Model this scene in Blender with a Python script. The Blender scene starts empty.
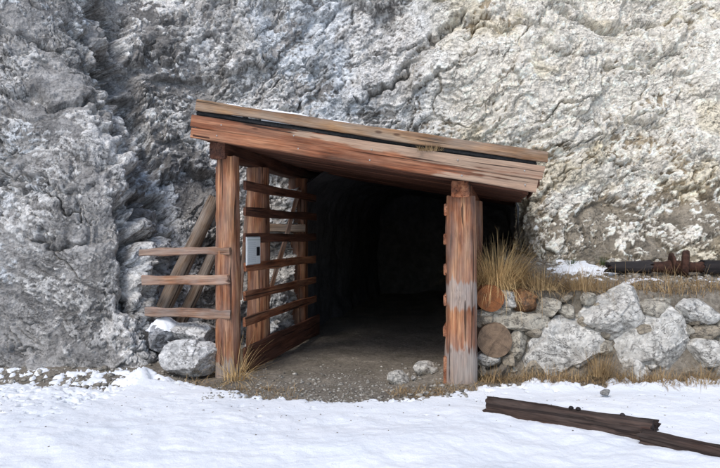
import bpy, bmesh, math, random
import numpy as np
from mathutils import Vector, Matrix

random.seed(7)
R = math.radians
scene = bpy.context.scene
COL = scene.collection
F = 700.0            # focal length in pixels of the 720 px wide photograph
HZ = 232.0           # horizon row
EYE = 1.6

# ------------------------------------------------------------------ camera
cd = bpy.data.cameras.new('camera')
cam = bpy.data.objects.new('camera', cd)
COL.objects.link(cam)
cam.location = (0, 0, EYE)
cam.rotation_euler = (R(90), 0, 0)
cd.sensor_width = 36
cd.lens = F / 720 * 36
cd.shift_y = -2.0 / 720
cd.clip_start = 0.05
cd.clip_end = 2000
scene.camera = cam

# ------------------------------------------------------------------ sky, sun, exposure
SUN_EL, SUN_AZ = R(48), R(208)       # azimuth clockwise from +Y: behind the camera, to its left
w = bpy.data.worlds.new('World')
scene.world = w
w.use_nodes = True
nt = w.node_tree
bg = nt.nodes['Background']
sky = nt.nodes.new('ShaderNodeTexSky')
sky.sky_type = 'NISHITA'
sky.sun_disc = False
sky.sun_elevation = SUN_EL
sky.sun_rotation = SUN_AZ
sky.dust_density = 1.2
sky.air_density = 1.0
sky.ozone_density = 1.0
nt.links.new(sky.outputs[0], bg.inputs[0])
bg.inputs[1].default_value = 0.15
sd = bpy.data.lights.new('sun', 'SUN')
sun = bpy.data.objects.new('sun', sd)
COL.objects.link(sun)
sd.energy = 1.5
sd.angle = R(20)
sd.color = (1.0, 0.955, 0.90)
sdir = Vector((math.sin(SUN_AZ) * math.cos(SUN_EL), math.cos(SUN_AZ) * math.cos(SUN_EL), math.sin(SUN_EL)))
sun.rotation_euler = sdir.to_track_quat('Z', 'Y').to_euler()
sun.location = sdir * 30
scene.view_settings.view_transform = 'Standard'
scene.view_settings.look = 'None'
scene.view_settings.exposure = 0.42
scene.view_settings.gamma = 1.0
scene.view_settings.use_curve_mapping = False

# ------------------------------------------------------------------ numpy noise
rng = np.random.RandomState(11)
PERM = rng.permutation(512).astype(np.int32)
GR = rng.normal(size=(512, 3)).astype(np.float32)
GR /= np.linalg.norm(GR, axis=1)[:, None]
RV = rng.rand(512, 4).astype(np.float32)


def hsh(i, j, k, seed=0):
    a = PERM[(i + seed * 37) & 511]
    a = PERM[(a + j) & 511]
    return PERM[(a + k) & 511]


def perlin(p, seed=0):
    p = np.asarray(p, np.float32)
    i = np.floor(p).astype(np.int32)
    f = p - i
    u = f * f * f * (f * (f * 6 - 15) + 10)
    out = 0
    for dx in (0, 1):
        wx = u[:, 0] if dx else 1 - u[:, 0]
        for dy in (0, 1):
            wy = u[:, 1] if dy else 1 - u[:, 1]
            for dz in (0, 1):
                wz = u[:, 2] if dz else 1 - u[:, 2]
                g = GR[hsh(i[:, 0] + dx, i[:, 1] + dy, i[:, 2] + dz, seed)]
                d = g[:, 0] * (f[:, 0] - dx) + g[:, 1] * (f[:, 1] - dy) + g[:, 2] * (f[:, 2] - dz)
                out = out + d * wx * wy * wz
    return out * 1.5


def fbm(p, octv=4, seed=0, gain=0.5, ridged=False):
    a, s, out = 1.0, 1.0, 0
    for o in range(octv):
        n = perlin(p * s + o * 7.3, seed + o)
        if ridged:
            n = 1 - 2 * np.abs(n)
        out = out + a * n
        a *= gain
        s *= 2.07
    return out


def facet(p, seed=0, slope=0.7, off=0.5, soft=0.0, groove=0.25):
    """broken-rock noise: every cell is a tilted plane with its own offset; also returns F2-F1 and a random per cell"""
    p = np.asarray(p, np.float32)
    i0 = np.floor(p).astype(np.int32)
    b1 = np.full(len(p), 1e9, np.float32)
    b2 = np.full(len(p), 1e9, np.float32)
    soft = float(soft)
    hh = np.zeros(len(p), np.float32)
    rr = np.zeros(len(p), np.float32)
    for dx in (-1, 0, 1):
        for dy in (-1, 0, 1):
            for dz in (-1, 0, 1):
                cx, cy, cz = i0[:, 0] + dx, i0[:, 1] + dy, i0[:, 2] + dz
                h = hsh(cx, cy, cz, seed)
                rv = RV[h]
                ex = p[:, 0] - cx - rv[:, 0]
                ey = p[:, 1] - cy - rv[:, 1]
                ez = p[:, 2] - cz - rv[:, 2]
                d = ex * ex + ey * ey + ez * ez
                near = d < b1
                b2 = np.where(near, b1, np.minimum(b2, d))
                g = GR[h]
                pl = (ex * g[:, 0] + ey * g[:, 1] + ez * g[:, 2]) * slope + (rv[:, 3] - 0.5) * 2 * off
                hh = np.where(near, pl, hh)
                rr = np.where(near, rv[:, 3], rr)
                b1 = np.where(near, d, b1)
    ed = np.sqrt(b2) - np.sqrt(b1)
    if soft:
        hh = hh * sst(0, soft, ed) - groove * sst(soft * 0.5, 0, ed)
    return hh, ed, rr


def sst(a, b, x):
    t = np.clip((x - a) / (b - a), 0, 1)
    return t * t * (3 - 2 * t)


# ------------------------------------------------------------------ helpers
def px(x, y, Y):
    """point at depth Y seen at pixel x, y of the photograph"""
    return Vector(((x - 360) / F * Y, Y, EYE + (HZ - y) / F * Y))


def np_mesh(name, V, faces, smooth=True):
    """faces: (n,4) or (n,3) int array"""
    me = bpy.data.meshes.new(name)
    V = np.asarray(V, np.float32)
    faces = np.asarray(faces, np.int32)
    k = faces.shape[1]
    me.vertices.add(len(V))
    me.vertices.foreach_set('co', V.ravel())
    me.loops.add(faces.size)
    me.loops.foreach_set('vertex_index', faces.ravel())
    me.polygons.add(len(faces))
    me.polygons.foreach_set('loop_start', np.arange(0, faces.size, k, dtype=np.int32))
    me.update(calc_edges=True)
    if smooth:
        me.polygons.foreach_set('use_smooth', np.ones(len(faces), bool))
    return me


def add_col(me, name, C):
    at = me.attributes.new(name, 'FLOAT_COLOR', 'POINT')
    C4 = np.ones((len(C), 4), np.float32)
    C4[:, :3] = C
    at.data.foreach_set('color', C4.ravel())


def add_f(me, name, v):
    at = me.attributes.new(name, 'FLOAT', 'POINT')
    at.data.foreach_set('value', np.asarray(v, np.float32))


def link(name, me, mat, parent=None):
    o = bpy.data.objects.new(name, me)
    COL.objects.link(o)
    if mat is not None and not me.materials:
        me.materials.append(mat)
    if parent is not None:
        o.parent = parent
    return o


def tag(o, label=None, cat=None, group=None, kind=None):
    if label: o['label'] = label
    if cat: o['category'] = cat
    if group: o['group'] = group
    if kind: o['kind'] = kind
    return o


def empty(name, loc=(0, 0, 0), rz=0):
    o = bpy.data.objects.new(name, None)
    COL.objects.link(o)
    o.empty_display_size = 0.1
    o.location = loc
    o.rotation_euler = (0, 0, rz)
    return o


def grid_faces(nu, nv):
    a = np.arange(nu * nv).reshape(nv, nu)
    return np.stack([a[:-1, :-1], a[:-1, 1:], a[1:, 1:], a[1:, :-1]], -1).reshape(-1, 4)


# ------------------------------------------------------------------ materials
def new_mat(name):
    m = bpy.data.materials.new(name)
    m.use_nodes = True
    n = m.node_tree.nodes
    b = n['Principled BSDF']
    b.inputs['Roughness'].default_value = 0.9
    b.inputs['Specular IOR Level'].default_value = 0.25
    return m, m.node_tree, b


class NT:
    def __init__(s, nt):
        s.nt = nt

    def n(s, t, **kw):
        nd = s.nt.nodes.new(t)
        for k, v in kw.items():
            setattr(nd, k, v)
        return nd

    def l(s, a, b):
        s.nt.links.new(a, b)

    def val(s, nd, key, v):
        if hasattr(v, 'is_linked') or isinstance(v, bpy.types.NodeSocket):
            s.l(v, nd.inputs[key])
        else:
            nd.inputs[key].default_value = v

    def noise(s, vec, scale, detail=4, rough=0.55, dist=0.0):
        nd = s.n('ShaderNodeTexNoise')
        nd.inputs['Scale'].default_value = scale
        nd.inputs['Detail'].default_value = detail
        nd.inputs['Roughness'].default_value = rough
        nd.inputs['Distortion'].default_value = dist
        if vec is not None:
            s.l(vec, nd.inputs['Vector'])
        return nd.outputs['Fac']

    def ramp(s, fac, stops):
        nd = s.n('ShaderNodeValToRGB')
        cr = nd.color_ramp
        while len(cr.elements) < len(stops):
            cr.elements.new(0.5)
        for e, (p, c) in zip(cr.elements, stops):
            e.position = p
            e.color = (c[0], c[1], c[2], 1) if hasattr(c, '__len__') else (c, c, c, 1)
        s.l(fac, nd.inputs[0])
        return nd.outputs[0]

    def mix(s, fac, a, b, mode='MIX'):
        nd = s.n('ShaderNodeMix', data_type='RGBA', blend_type=mode)
        nd.clamp_factor = True
        for key, v in ((0, fac), (6, a), (7, b)):
            if isinstance(v, bpy.types.NodeSocket):
                s.l(v, nd.inputs[key])
            elif hasattr(v, '__len__'):
                nd.inputs[key].default_value = (v[0], v[1], v[2], 1)
            else:
                nd.inputs[key].default_value = v
        return nd.outputs[2]

    def math(s, op, a, b=None, clamp=False):
        nd = s.n('ShaderNodeMath', operation=op)
        nd.use_clamp = clamp
        for key, v in ((0, a), (1, b)):
            if v is None: continue
            if isinstance(v, bpy.types.NodeSocket):
                s.l(v, nd.inputs[key])
            else:
                nd.inputs[key].default_value = v
        return nd.outputs[0]

    def bump(s, h, strength, dist, normal=None):
        nd = s.n('ShaderNodeBump')
        nd.inputs['Strength'].default_value = strength
        nd.inputs['Distance'].default_value = dist
        s.l(h, nd.inputs['Height'])
        if normal is not None:
            s.l(normal, nd.inputs['Normal'])
        return nd.outputs[0]


def rock_material(name, attr, gain=1.0, fleck=0.5, bump=1.0, lichen=0.5, chips=30.0, lscale=52.0, lthr=(0.36, 0.43), lines=0.5):
    """colour from the rock_color attribute (which mineral lies where; on the cliff also painted shade), broken up by fine grain and flecks"""
    m, t, b = new_mat(name)
    k = NT(t)
    at = k.n('ShaderNodeAttribute', attribute_name=attr)
    tc = k.n('ShaderNodeTexCoord').outputs['Object']
    n1 = k.noise(tc, 9, 6, 0.65, 0.6)
    n2 = k.noise(tc, 38, 5, 0.7, 0.4)
    n3 = k.noise(tc, 110, 3, 0.6)
    v1 = k.ramp(n1, [(0.25, 0.80 * gain), (0.75, 1.18 * gain)])
    v2 = k.ramp(n2, [(0.28, 0.78), (0.5, 1.0), (0.78, 1.15)])
    c = k.mix(1.0, at.outputs['Color'], v1, 'MULTIPLY')
    c = k.mix(1.0, c, v2, 'MULTIPLY')
    fl = k.ramp(n3, [(0.60, 0.0), (0.70, 1.0)])
    c = k.mix(k.math('MULTIPLY', fl, fleck), c, (0.55, 0.545, 0.53))
    # dark lichen and grit in small spots
    ld = k.ramp(k.noise(tc, lscale, 8, 0.75, 0.8), [(lthr[0], 1.0), (lthr[1], 0.0)])
    c = k.mix(k.math('MULTIPLY', ld, lichen), c, (0.07, 0.065, 0.06))
    # hairline fractures, mostly along the bedding
    lm = k.n('ShaderNodeMapping'); k.l(tc, lm.inputs['Vector'])
    lm.inputs['Rotation'].default_value = (0, R(22), 0)
    lm.inputs['Scale'].default_value = (3.2, 4.0, 6.5)
    l1 = k.math('ABSOLUTE', k.math('SUBTRACT', k.noise(lm.outputs[0], 1.0, 7, 0.62, 0.5), 0.5))
    l2 = k.math('ABSOLUTE', k.math('SUBTRACT', k.noise(tc, 7.5, 6, 0.6, 0.3), 0.5))
    brk = k.ramp(k.noise(tc, 2.3, 3, 0.6), [(0.42, 0.25), (0.58, 1.0)])
    ln = k.math('MULTIPLY', k.math('MAXIMUM', k.ramp(l1, [(0.003, 1.0), (0.012, 0.0)]), k.ramp(l2, [(0.002, 0.7), (0.009, 0.0)])), brk)
    c = k.mix(k.math('MULTIPLY', ln, lines), c, (0.06, 0.053, 0.046))
    k.l(c, b.inputs['Base Color'])
    vo = k.n('ShaderNodeTexVoronoi')
    vo.inputs['Scale'].default_value = chips
    wn = k.n('ShaderNodeTexNoise'); wn.inputs['Scale'].default_value = 12; k.l(tc, wn.inputs['Vector'])
    ad = k.n('ShaderNodeVectorMath', operation='MULTIPLY_ADD')
    k.l(wn.outputs['Color'], ad.inputs[0]); ad.inputs[1].default_value = (0.12, 0.12, 0.12); k.l(tc, ad.inputs[2])
    k.l(ad.outputs[0], vo.inputs['Vector'])
    # every chip is a small tilted plane: height = (point - chip centre) . random direction
    df = k.n('ShaderNodeVectorMath', operation='SUBTRACT')
    k.l(ad.outputs[0], df.inputs[0]); k.l(vo.outputs['Position'], df.inputs[1])
    rd = k.n('ShaderNodeVectorMath', operation='SUBTRACT')
    k.l(vo.outputs['Color'], rd.inputs[0]); rd.inputs[1].default_value = (0.5, 0.5, 0.5)
    dp = k.n('ShaderNodeVectorMath', operation='DOT_PRODUCT')
    k.l(df.outputs[0], dp.inputs[0]); k.l(rd.outputs[0], dp.inputs[1])
    nb = k.bump(n1, 0.25 * bump, 0.03)
    nb = k.bump(k.math('MULTIPLY', dp.outputs['Value'], 1.7), 0.7 * bump, 1.0, nb)
    nb = k.bump(ln, 0.7 * bump, -0.025, nb)
    nb = k.bump(n2, 0.45 * bump, 0.015, nb)
    nb = k.bump(n3, 0.6 * bump, 0.006, nb)
    k.l(nb, b.inputs['Normal'])
    b.inputs['Roughness'].default_value = 0.92
    return m


def wood_material(name, axis='X', dark=(0.05, 0.018, 0.010), mid=(0.24, 0.080, 0.036), light=(0.47, 0.22, 0.115),
                  grey=(0.30, 0.28, 0.27), weather=0.15, rough=0.8, crk=(0.30, 0.345)):
    m, t, b = new_mat(name)
    k = NT(t)
    tc = k.n('ShaderNodeTexCoord').outputs['Object']
    oi = k.n('ShaderNodeObjectInfo')
    add = k.n('ShaderNodeVectorMath', operation='ADD')
    k.l(tc, add.inputs[0])
    sc = k.n('ShaderNodeVectorMath', operation='SCALE')
    sc.inputs[0].default_value = (13.1, 7.7, 5.3)
    k.l(oi.outputs['Random'], sc.inputs['Scale'])
    k.l(sc.outputs[0], add.inputs[1])
    P = add.outputs[0]

    def stretched(sl, sw):
        mp = k.n('ShaderNodeMapping')
        k.l(P, mp.inputs['Vector'])
        s3 = [sw, sw, sw]
        s3['XYZ'.index(axis)] = sl
        mp.inputs['Scale'].default_value = s3
        return mp.outputs[0]
    big = k.noise(P, 2.2, 3)
    g1 = k.noise(stretched(0.9, 16), 1.0, 5, 0.6, 0.35)
    g2 = k.noise(stretched(3.0, 110), 1.0, 3, 0.6, 0.1)
    ck = k.noise(stretched(0.7, 30), 1.0, 2, 0.5, 0.2)
    base = k.ramp(g1, [(0.28, dark), (0.47, mid), (0.72, light)])
    base = k.mix(1.0, base, k.ramp(g2, [(0.3, 0.5), (0.7, 1.3)]), 'MULTIPLY')
    base = k.mix(1.0, base, k.ramp(big, [(0.3, 0.75), (0.7, 1.25)]), 'MULTIPLY')
    vr = k.math('MULTIPLY_ADD', oi.outputs['Random'], 0.45)
    vr.node.inputs[2].default_value = 0.78
    base = k.mix(1.0, base, vr, 'MULTIPLY')
    at = k.n('ShaderNodeAttribute', attribute_name='weather').outputs['Fac']
    wn = k.ramp(k.noise(stretched(2.0, 7), 1.0, 5, 0.6), [(0.40, 0.0), (0.62, 1.0)])
    # bleached areas end in ragged tongues along the grain
    ra = k.math('ADD', at, k.math('MULTIPLY', k.math('SUBTRACT', g1, 0.5), 1.5))
    ra = k.math('MULTIPLY', k.ramp(ra, [(0.34, 0.0), (0.46, 1.0)]), k.math('MINIMUM', k.math('MULTIPLY', at, 4.0), 0.6))
    wf = k.math('ADD', k.math('MULTIPLY', wn, weather), ra, clamp=True)
    gcol = k.mix(1.0, grey, k.ramp(g2, [(0.25, 0.6), (0.7, 1.2)]), 'MULTIPLY')
    base = k.mix(wf, base, gcol)
    crack = k.ramp(ck, [(crk[0], 1.0), (crk[1], 0.0)])
    base = k.mix(k.math('MULTIPLY', crack, 0.8), base, (0.018, 0.010, 0.008))
    # knots
    vo = k.n('ShaderNodeTexVoronoi')
    mp = k.n('ShaderNodeMapping')
    k.l(P, mp.inputs['Vector'])
    s3 = [6.5, 6.5, 6.5]
    s3['XYZ'.index(axis)] = 2.4
    mp.inputs['Scale'].default_value = s3
    k.l(mp.outputs[0], vo.inputs['Vector'])
    vo.inputs['Scale'].default_value = 1.0
    kn = k.ramp(vo.outputs['Distance'], [(0.07, 1.0), (0.13, 0.0)])
    base = k.mix(k.math('MULTIPLY', kn, 0.75), base, (0.045, 0.018, 0.012))
    k.l(base, b.inputs['Base Color'])
    nb = k.bump(g1, 0.35, 0.02)
    nb = k.bump(g2, 0.45, 0.005, nb)
    nb = k.bump(crack, 0.8, -0.01, nb)
    k.l(nb, b.inputs['Normal'])
    b.inputs['Roughness'].default_value = rough
    return m


def simple_material(name, c1, c2, scale=20, rough=0.9, bump=0.4, bdist=0.01):
    m, t, b = new_mat(name)
    k = NT(t)
    tc = k.n('ShaderNodeTexCoord').outputs['Object']
    n1 = k.noise(tc, scale, 6, 0.65, 0.3)
    n2 = k.noise(tc, scale * 0.22, 4, 0.6)
    c = k.ramp(n1, [(0.3, c1), (0.7, c2)])
    c = k.mix(1.0, c, k.ramp(n2, [(0.3, 0.75), (0.7, 1.2)]), 'MULTIPLY')
    k.l(c, b.inputs['Base Color'])
    k.l(k.bump(n1, bump, bdist), b.inputs['Normal'])
    b.inputs['Roughness'].default_value = rough
    return m


M = {}
M['cliff'] = rock_material('cliff_rock', 'rock_color', fleck=0.12, lichen=0.3, bump=0.8, lines=0.75)
M['stone'] = rock_material('wall_stone', 'rock_color', fleck=0.2, lichen=0.6, chips=16.0, bump=0.7, lscale=13.0, lthr=(0.405, 0.44), lines=0.8)
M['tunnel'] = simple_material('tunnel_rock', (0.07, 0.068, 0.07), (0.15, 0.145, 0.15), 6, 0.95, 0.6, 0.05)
M['wood'] = wood_material('stained_wood', grey=(0.44, 0.34, 0.25), crk=(0.33, 0.36))
M['wood_post'] = wood_material('stained_post_wood', axis='Z', mid=(0.245, 0.095, 0.046), light=(0.54, 0.29, 0.15), weather=0.24, crk=(0.34, 0.37), grey=(0.36, 0.33, 0.30))
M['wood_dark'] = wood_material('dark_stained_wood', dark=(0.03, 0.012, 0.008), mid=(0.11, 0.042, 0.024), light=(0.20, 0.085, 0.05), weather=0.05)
M['wood_edge'] = wood_material('bare_edge_wood', dark=(0.10, 0.05, 0.025), mid=(0.30, 0.16, 0.08), light=(0.42, 0.26, 0.14), grey=(0.30, 0.27, 0.23), weather=0.45)
M['wood_fence'] = wood_material('weathered_fence_wood', dark=(0.09, 0.045, 0.028), mid=(0.24, 0.12, 0.07), light=(0.40, 0.26, 0.17), grey=(0.36, 0.32, 0.29), weather=0.5)
M['wood_old'] = wood_material('old_grey_log_wood', dark=(0.07, 0.045, 0.03), mid=(0.20, 0.13, 0.085), light=(0.33, 0.24, 0.17), grey=(0.32, 0.29, 0.26), weather=0.5)
M['wood_rot'] = wood_material('wet_rotten_timber', dark=(0.008, 0.006, 0.006), mid=(0.026, 0.016, 0.012), light=(0.10, 0.057, 0.042), grey=(0.10, 0.075, 0.064), weather=0.4, rough=0.7, crk=(0.40, 0.44))
M['char'] = wood_material('charred_timber', dark=(0.006, 0.005, 0.006), mid=(0.018, 0.015, 0.016), light=(0.05, 0.04, 0.038), grey=(0.10, 0.09, 0.085), weather=0.2)
M['felt'] = simple_material('roofing_felt', (0.012, 0.013, 0.014), (0.04, 0.04, 0.042), 40, 0.9, 0.3)
M['rust'] = simple_material('rusted_iron', (0.022, 0.012, 0.009), (0.085, 0.038, 0.025), 25, 0.85, 0.7, 0.01)
M['straw'] = simple_material('dry_straw', (0.40, 0.265, 0.115), (0.66, 0.48, 0.25), 5, 0.8, 0.0)
M['straw_dull'] = simple_material('dull_straw', (0.22, 0.14, 0.07), (0.46, 0.33, 0.175), 6, 0.85, 0.0)
for key in ('straw', 'straw_dull'):
    k_ = NT(M[key].node_tree)
    b_ = M[key].node_tree.nodes['Principled BSDF']
    src = b_.inputs['Base Color'].links[0].from_socket
    tn = k_.n('ShaderNodeAttribute', attribute_name='tone').outputs['Fac']
    k_.l(k_.mix(1.0, src, k_.ramp(tn, [(0.0, (0.55, 0.52, 0.50)), (0.35, (1.0, 0.98, 0.95)), (1.0, (1.35, 1.35, 1.3))]), 'MULTIPLY'), b_.inputs['Base Color'])
M['nail'] = simple_material('galvanised_nail', (0.3, 0.28, 0.26), (0.5, 0.48, 0.46), 50, 0.5, 0.1)
M['moss'] = simple_material('green_sprig', (0.04, 0.06, 0.02), (0.09, 0.11, 0.045), 20, 0.9, 0.1)


def snow_material():
    m, t, b = new_mat('snow')
    k = NT(t)
    tc = k.n('ShaderNodeTexCoord').outputs['Object']
    n1 = k.noise(tc, 1.7, 4, 0.6)
    n2 = k.noise(tc, 28, 5, 0.65)
    n3 = k.noise(tc, 160, 3, 0.6)
    c = k.ramp(n1, [(0.3, (0.80, 0.83, 0.865)), (0.7, (0.865, 0.875, 0.89))])
    # scattered dirt specks
    sp = k.ramp(k.noise(tc, 34, 2, 0.5), [(0.70, 0.0), (0.76, 1.0)])
    c = k.mix(k.math('MULTIPLY', sp, 0.35), c, (0.42, 0.38, 0.33))
    k.l(c, b.inputs['Base Color'])
    nb = k.bump(n2, 0.35, 0.03)
    nb = k.bump(n3, 0.35, 0.006, nb)
    k.l(nb, b.inputs['Normal'])
    b.inputs['Roughness'].default_value = 0.75
    return m


def soil_material():
    m, t, b = new_mat('soil')
    k = NT(t)
    tc = k.n('ShaderNodeTexCoord').outputs['Object']
    n1 = k.noise(tc, 1.8, 5, 0.6)
    n2 = k.noise(tc, 26, 6, 0.7, 0.3)
    n3 = k.noise(tc, 75, 3, 0.6)
    c = k.ramp(n2, [(0.3, (0.12, 0.103, 0.082)), (0.55, (0.235, 0.205, 0.165)), (0.75, (0.36, 0.32, 0.265))])
    c = k.mix(1.0, c, k.ramp(n1, [(0.3, 0.75), (0.7, 1.25)]), 'MULTIPLY')
    fl = k.ramp(n3, [(0.63, 0.0), (0.70, 1.0)])
    c = k.mix(k.math('MULTIPLY', fl, 0.55), c, (0.5, 0.48, 0.44))
    gr = k.ramp(k.noise(tc, 3.1, 4, 0.6), [(0.56, 0.0), (0.66, 1.0)])
    c = k.mix(k.math('MULTIPLY', gr, 0.3), c, (0.085, 0.08, 0.04))
    k.l(c, b.inputs['Base Color'])
    nb = k.bump(n2, 0.7, 0.03)
    nb = k.bump(n3, 0.6, 0.01, nb)
    k.l(nb, b.inputs['Normal'])
    return m


M['snow'] = snow_material()
M['soil'] = soil_material()

# ------------------------------------------------------------------ shelter frame: u along the front, v into the hill
LP = Vector((-1.446, 7.67))
ANG = -R(11.2)
EU = Vector((math.cos(ANG), math.sin(ANG)))
EV = Vector((-math.sin(ANG), math.cos(ANG)))


def local_uv(x, y):
    return ((x - LP.x) * EU.x + (y - LP.y) * EU.y, (x - LP.x) * EV.x + (y - LP.y) * EV.y)


# ------------------------------------------------------------------ ground and snow
def wall_line(x):
    return 7.30 - 0.08 * (x - 1.2)


def bank_mask(x, y):
    u, v = local_uv(x, y)
    return sst(0.06, 0.34, y - wall_line(x)) * sst(2.74, 2.95, u)


def ground_z(x, y, fine=True):
    p = np.stack([x, y, np.zeros_like(x)], -1)
    n = fbm(p * 0.8, 3, 3) * 0.03
    u, v = local_uv(x, y)
    far = sst(14, 30, np.hypot(x, y - 6))
    z = n * (1 - far)
    # debris apron at the foot of the left rock, and soil swept up against the posts
    z = z + 0.16 * sst(6.9, 7.9, y) * sst(-1.7, -2.4, x)
    z = z + 0.07 * np.exp(-((x - 1.15) ** 2 + (y - 7.1) ** 2) / 0.12)
    z = z + 0.06 * np.exp(-((x + 1.2) ** 2 + (y - 7.5) ** 2) / 0.15)
    z = z + 0.16 * np.exp(-((x - 0.85) ** 2 / 0.05 + (y - 7.75) ** 2 / 0.20))
    z = z + 0.10 * sst(1.3, 1.8, x) * sst(6.75, 7.2, y)
    m = bank_mask(x, y)
    top = 0.93 + 0.135 * np.clip(y - 7.3, 0, 4) + fbm(p * 2.0, 3, 9) * 0.05
    z = z * (1 - m) + top * m
    if fine:
        z = z + fbm(p * 7.0, 4, 5, 0.6) * 0.012 * (1 - far)
    return z


def spaced(lo, a, b, hi, step, n_out=14):
    """dense steps between a and b, then growing steps out to lo and hi"""
    mid = np.arange(a, b, step)
    left = a - (a - lo) * np.linspace(1, 0, n_out + 1)[:-1] ** 2.6
    right = b + (hi - b) * np.linspace(0, 1, n_out + 1) ** 2.6
    return np.concatenate([left, mid, right])


def sheet(name, xs, ys, zf, mat, keep=None):
    X, Y = np.meshgrid(xs, ys)
    x, y = X.ravel().astype(np.float32), Y.ravel().astype(np.float32)
    z = zf(x, y)
    fc = grid_faces(len(xs), len(ys))
    V = np.stack([x, y, z], -1)
    if keep is not None:
        kv = keep(x, y, z)
        fc = fc[kv[fc].any(1)]
        used = np.unique(fc)
        re = np.zeros(len(V), np.int32)
        re[used] = np.arange(len(used))
        V = V[used]
        fc = re[fc]
    me = np_mesh(name, V, fc)
    return link(name, me, mat)


gx = spaced(-250, -5.2, 5.2, 250, 0.03)
gy = spaced(-250, 3.4, 11.2, 250, 0.03)
tag(sheet('ground', gx, gy, lambda x, y: ground_z(x, y), M['soil']), 'bare gravelly soil', kind='structure')


def snow_edge(x):
    """far edge of the snow field (depth) along x"""
    xs = [-6, -4.2, -3.2, -2.6, -2.1, -1.75, -1.4, -1.1, -0.8, -0.4, 0.1, 0.5, 0.85, 1.15, 1.6, 2.2, 2.8, 3.4, 4.2, 6]
    ys = [7.3, 7.3, 7.3, 7.3, 7.45, 7.25, 7.0, 6.72, 6.57, 6.5, 6.48, 6.55, 6.72, 6.85, 7.02, 7.05, 7.05, 7.12, 7.1, 7.1]
    return np.interp(x, xs, ys)


def snow_thick(x, y):
    p = np.stack([x, y, np.full_like(x, 3.0)], -1)
    d = snow_edge(x) - y
    n = fbm(p * 1.6, 3, 21) * 0.10 + fbm(p * 6.0, 4, 22, 0.6) * 0.15 + fbm(p * 22.0, 2, 24) * 0.06
    left = sst(-1.9, -2.6, x)
    nl = fbm(p * 13.0, 4, 26, 0.65) * 0.085
    t = np.clip(d * (0.32 - 0.235 * left) + n * (0.3 + 0.15 * left) + nl * left * 0.75 + 0.01 - 0.012 * left, -0.3, 0.055 - 0.033 * left * sst(0.5, 0.1, d))
    body = sst(0.0, 0.7, d)
    t = t + body * (fbm(p * 1.3, 3, 31) * 0.022 + fbm(p * 5.0, 3, 33) * 0.010 + fbm(p * 15.0, 3, 35) * 0.004)
    # trodden hollows
    _, e, r = facet(p * 1.7, 41)
    t = t - body * sst(0.3, 0.0, np.abs(fbm(p * 1.1, 2, 44))) * 0.008
    # crumbs of soil showing through close to the edge
    hole = fbm(p * 9.0, 3, 51, 0.6)
    t = np.where((hole > 0.62 + d * 0.45) & (d > 0) & (d < 1.0), t - 0.03, t)
    # isolated patches beyond the edge
    t = t + 0.09 * np.exp(-((x + 2.31) ** 2 / 0.012 + (y - 7.30) ** 2 / 0.03))
    return t


sx = spaced(-250, -4.2, 4.2, 250, 0.0165, 16)
sy = np.concatenate([spaced(-250, 4.0, 7.55, 7.56, 0.0165, 16)[:-17]])


def snow_z(x, y):
    t = snow_thick(x, y)
    far = sst(14, 30, np.hypot(x, y - 6))
    return ground_z(x, y, False) + np.maximum(t, -0.022) * (1 - far) + far * 0.05


tag(sheet('snow_field', sx, sy, snow_z, M['snow'], lambda x, y, z: snow_thick(x, y) > -0.02), 'white snow covering the foreground', kind='structure')


def bench_thick(x, y):
    p = np.stack([x, y, np.full_like(x, 8.0)], -1)
    n = fbm(p * 1.7, 3, 61) + 0.7 * fbm(p * 7.0, 4, 62, 0.6)
    b = 0.75 * np.exp(-((x - 2.75) ** 2 / 0.16 + (y - 8.9) ** 2 / 0.35))
    b = b + 0.55 * np.exp(-((x - 3.3) ** 2 / 0.16 + (y - 8.0) ** 2 / 0.02))
    b = b + 0.5 * np.exp(-((x - 4.3) ** 2 / 0.2 + (y - 8.15) ** 2 / 0.03))
    return (b - 0.42 + 0.35 * n) * 0.08


bx_ = np.arange(1.9, 6.0, 0.022)
by_ = np.arange(7.5, 10.2, 0.022)
tag(sheet('bench_snow', bx_, by_, lambda x, y: ground_z(x, y, False) + np.clip(bench_thick(x, y), -0.05, 0.022), M['snow'],
          lambda x, y, z: bench_thick(x, y) > -0.02), 'thin patches of snow on the ledge above the stone wall', kind='stuff')

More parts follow.
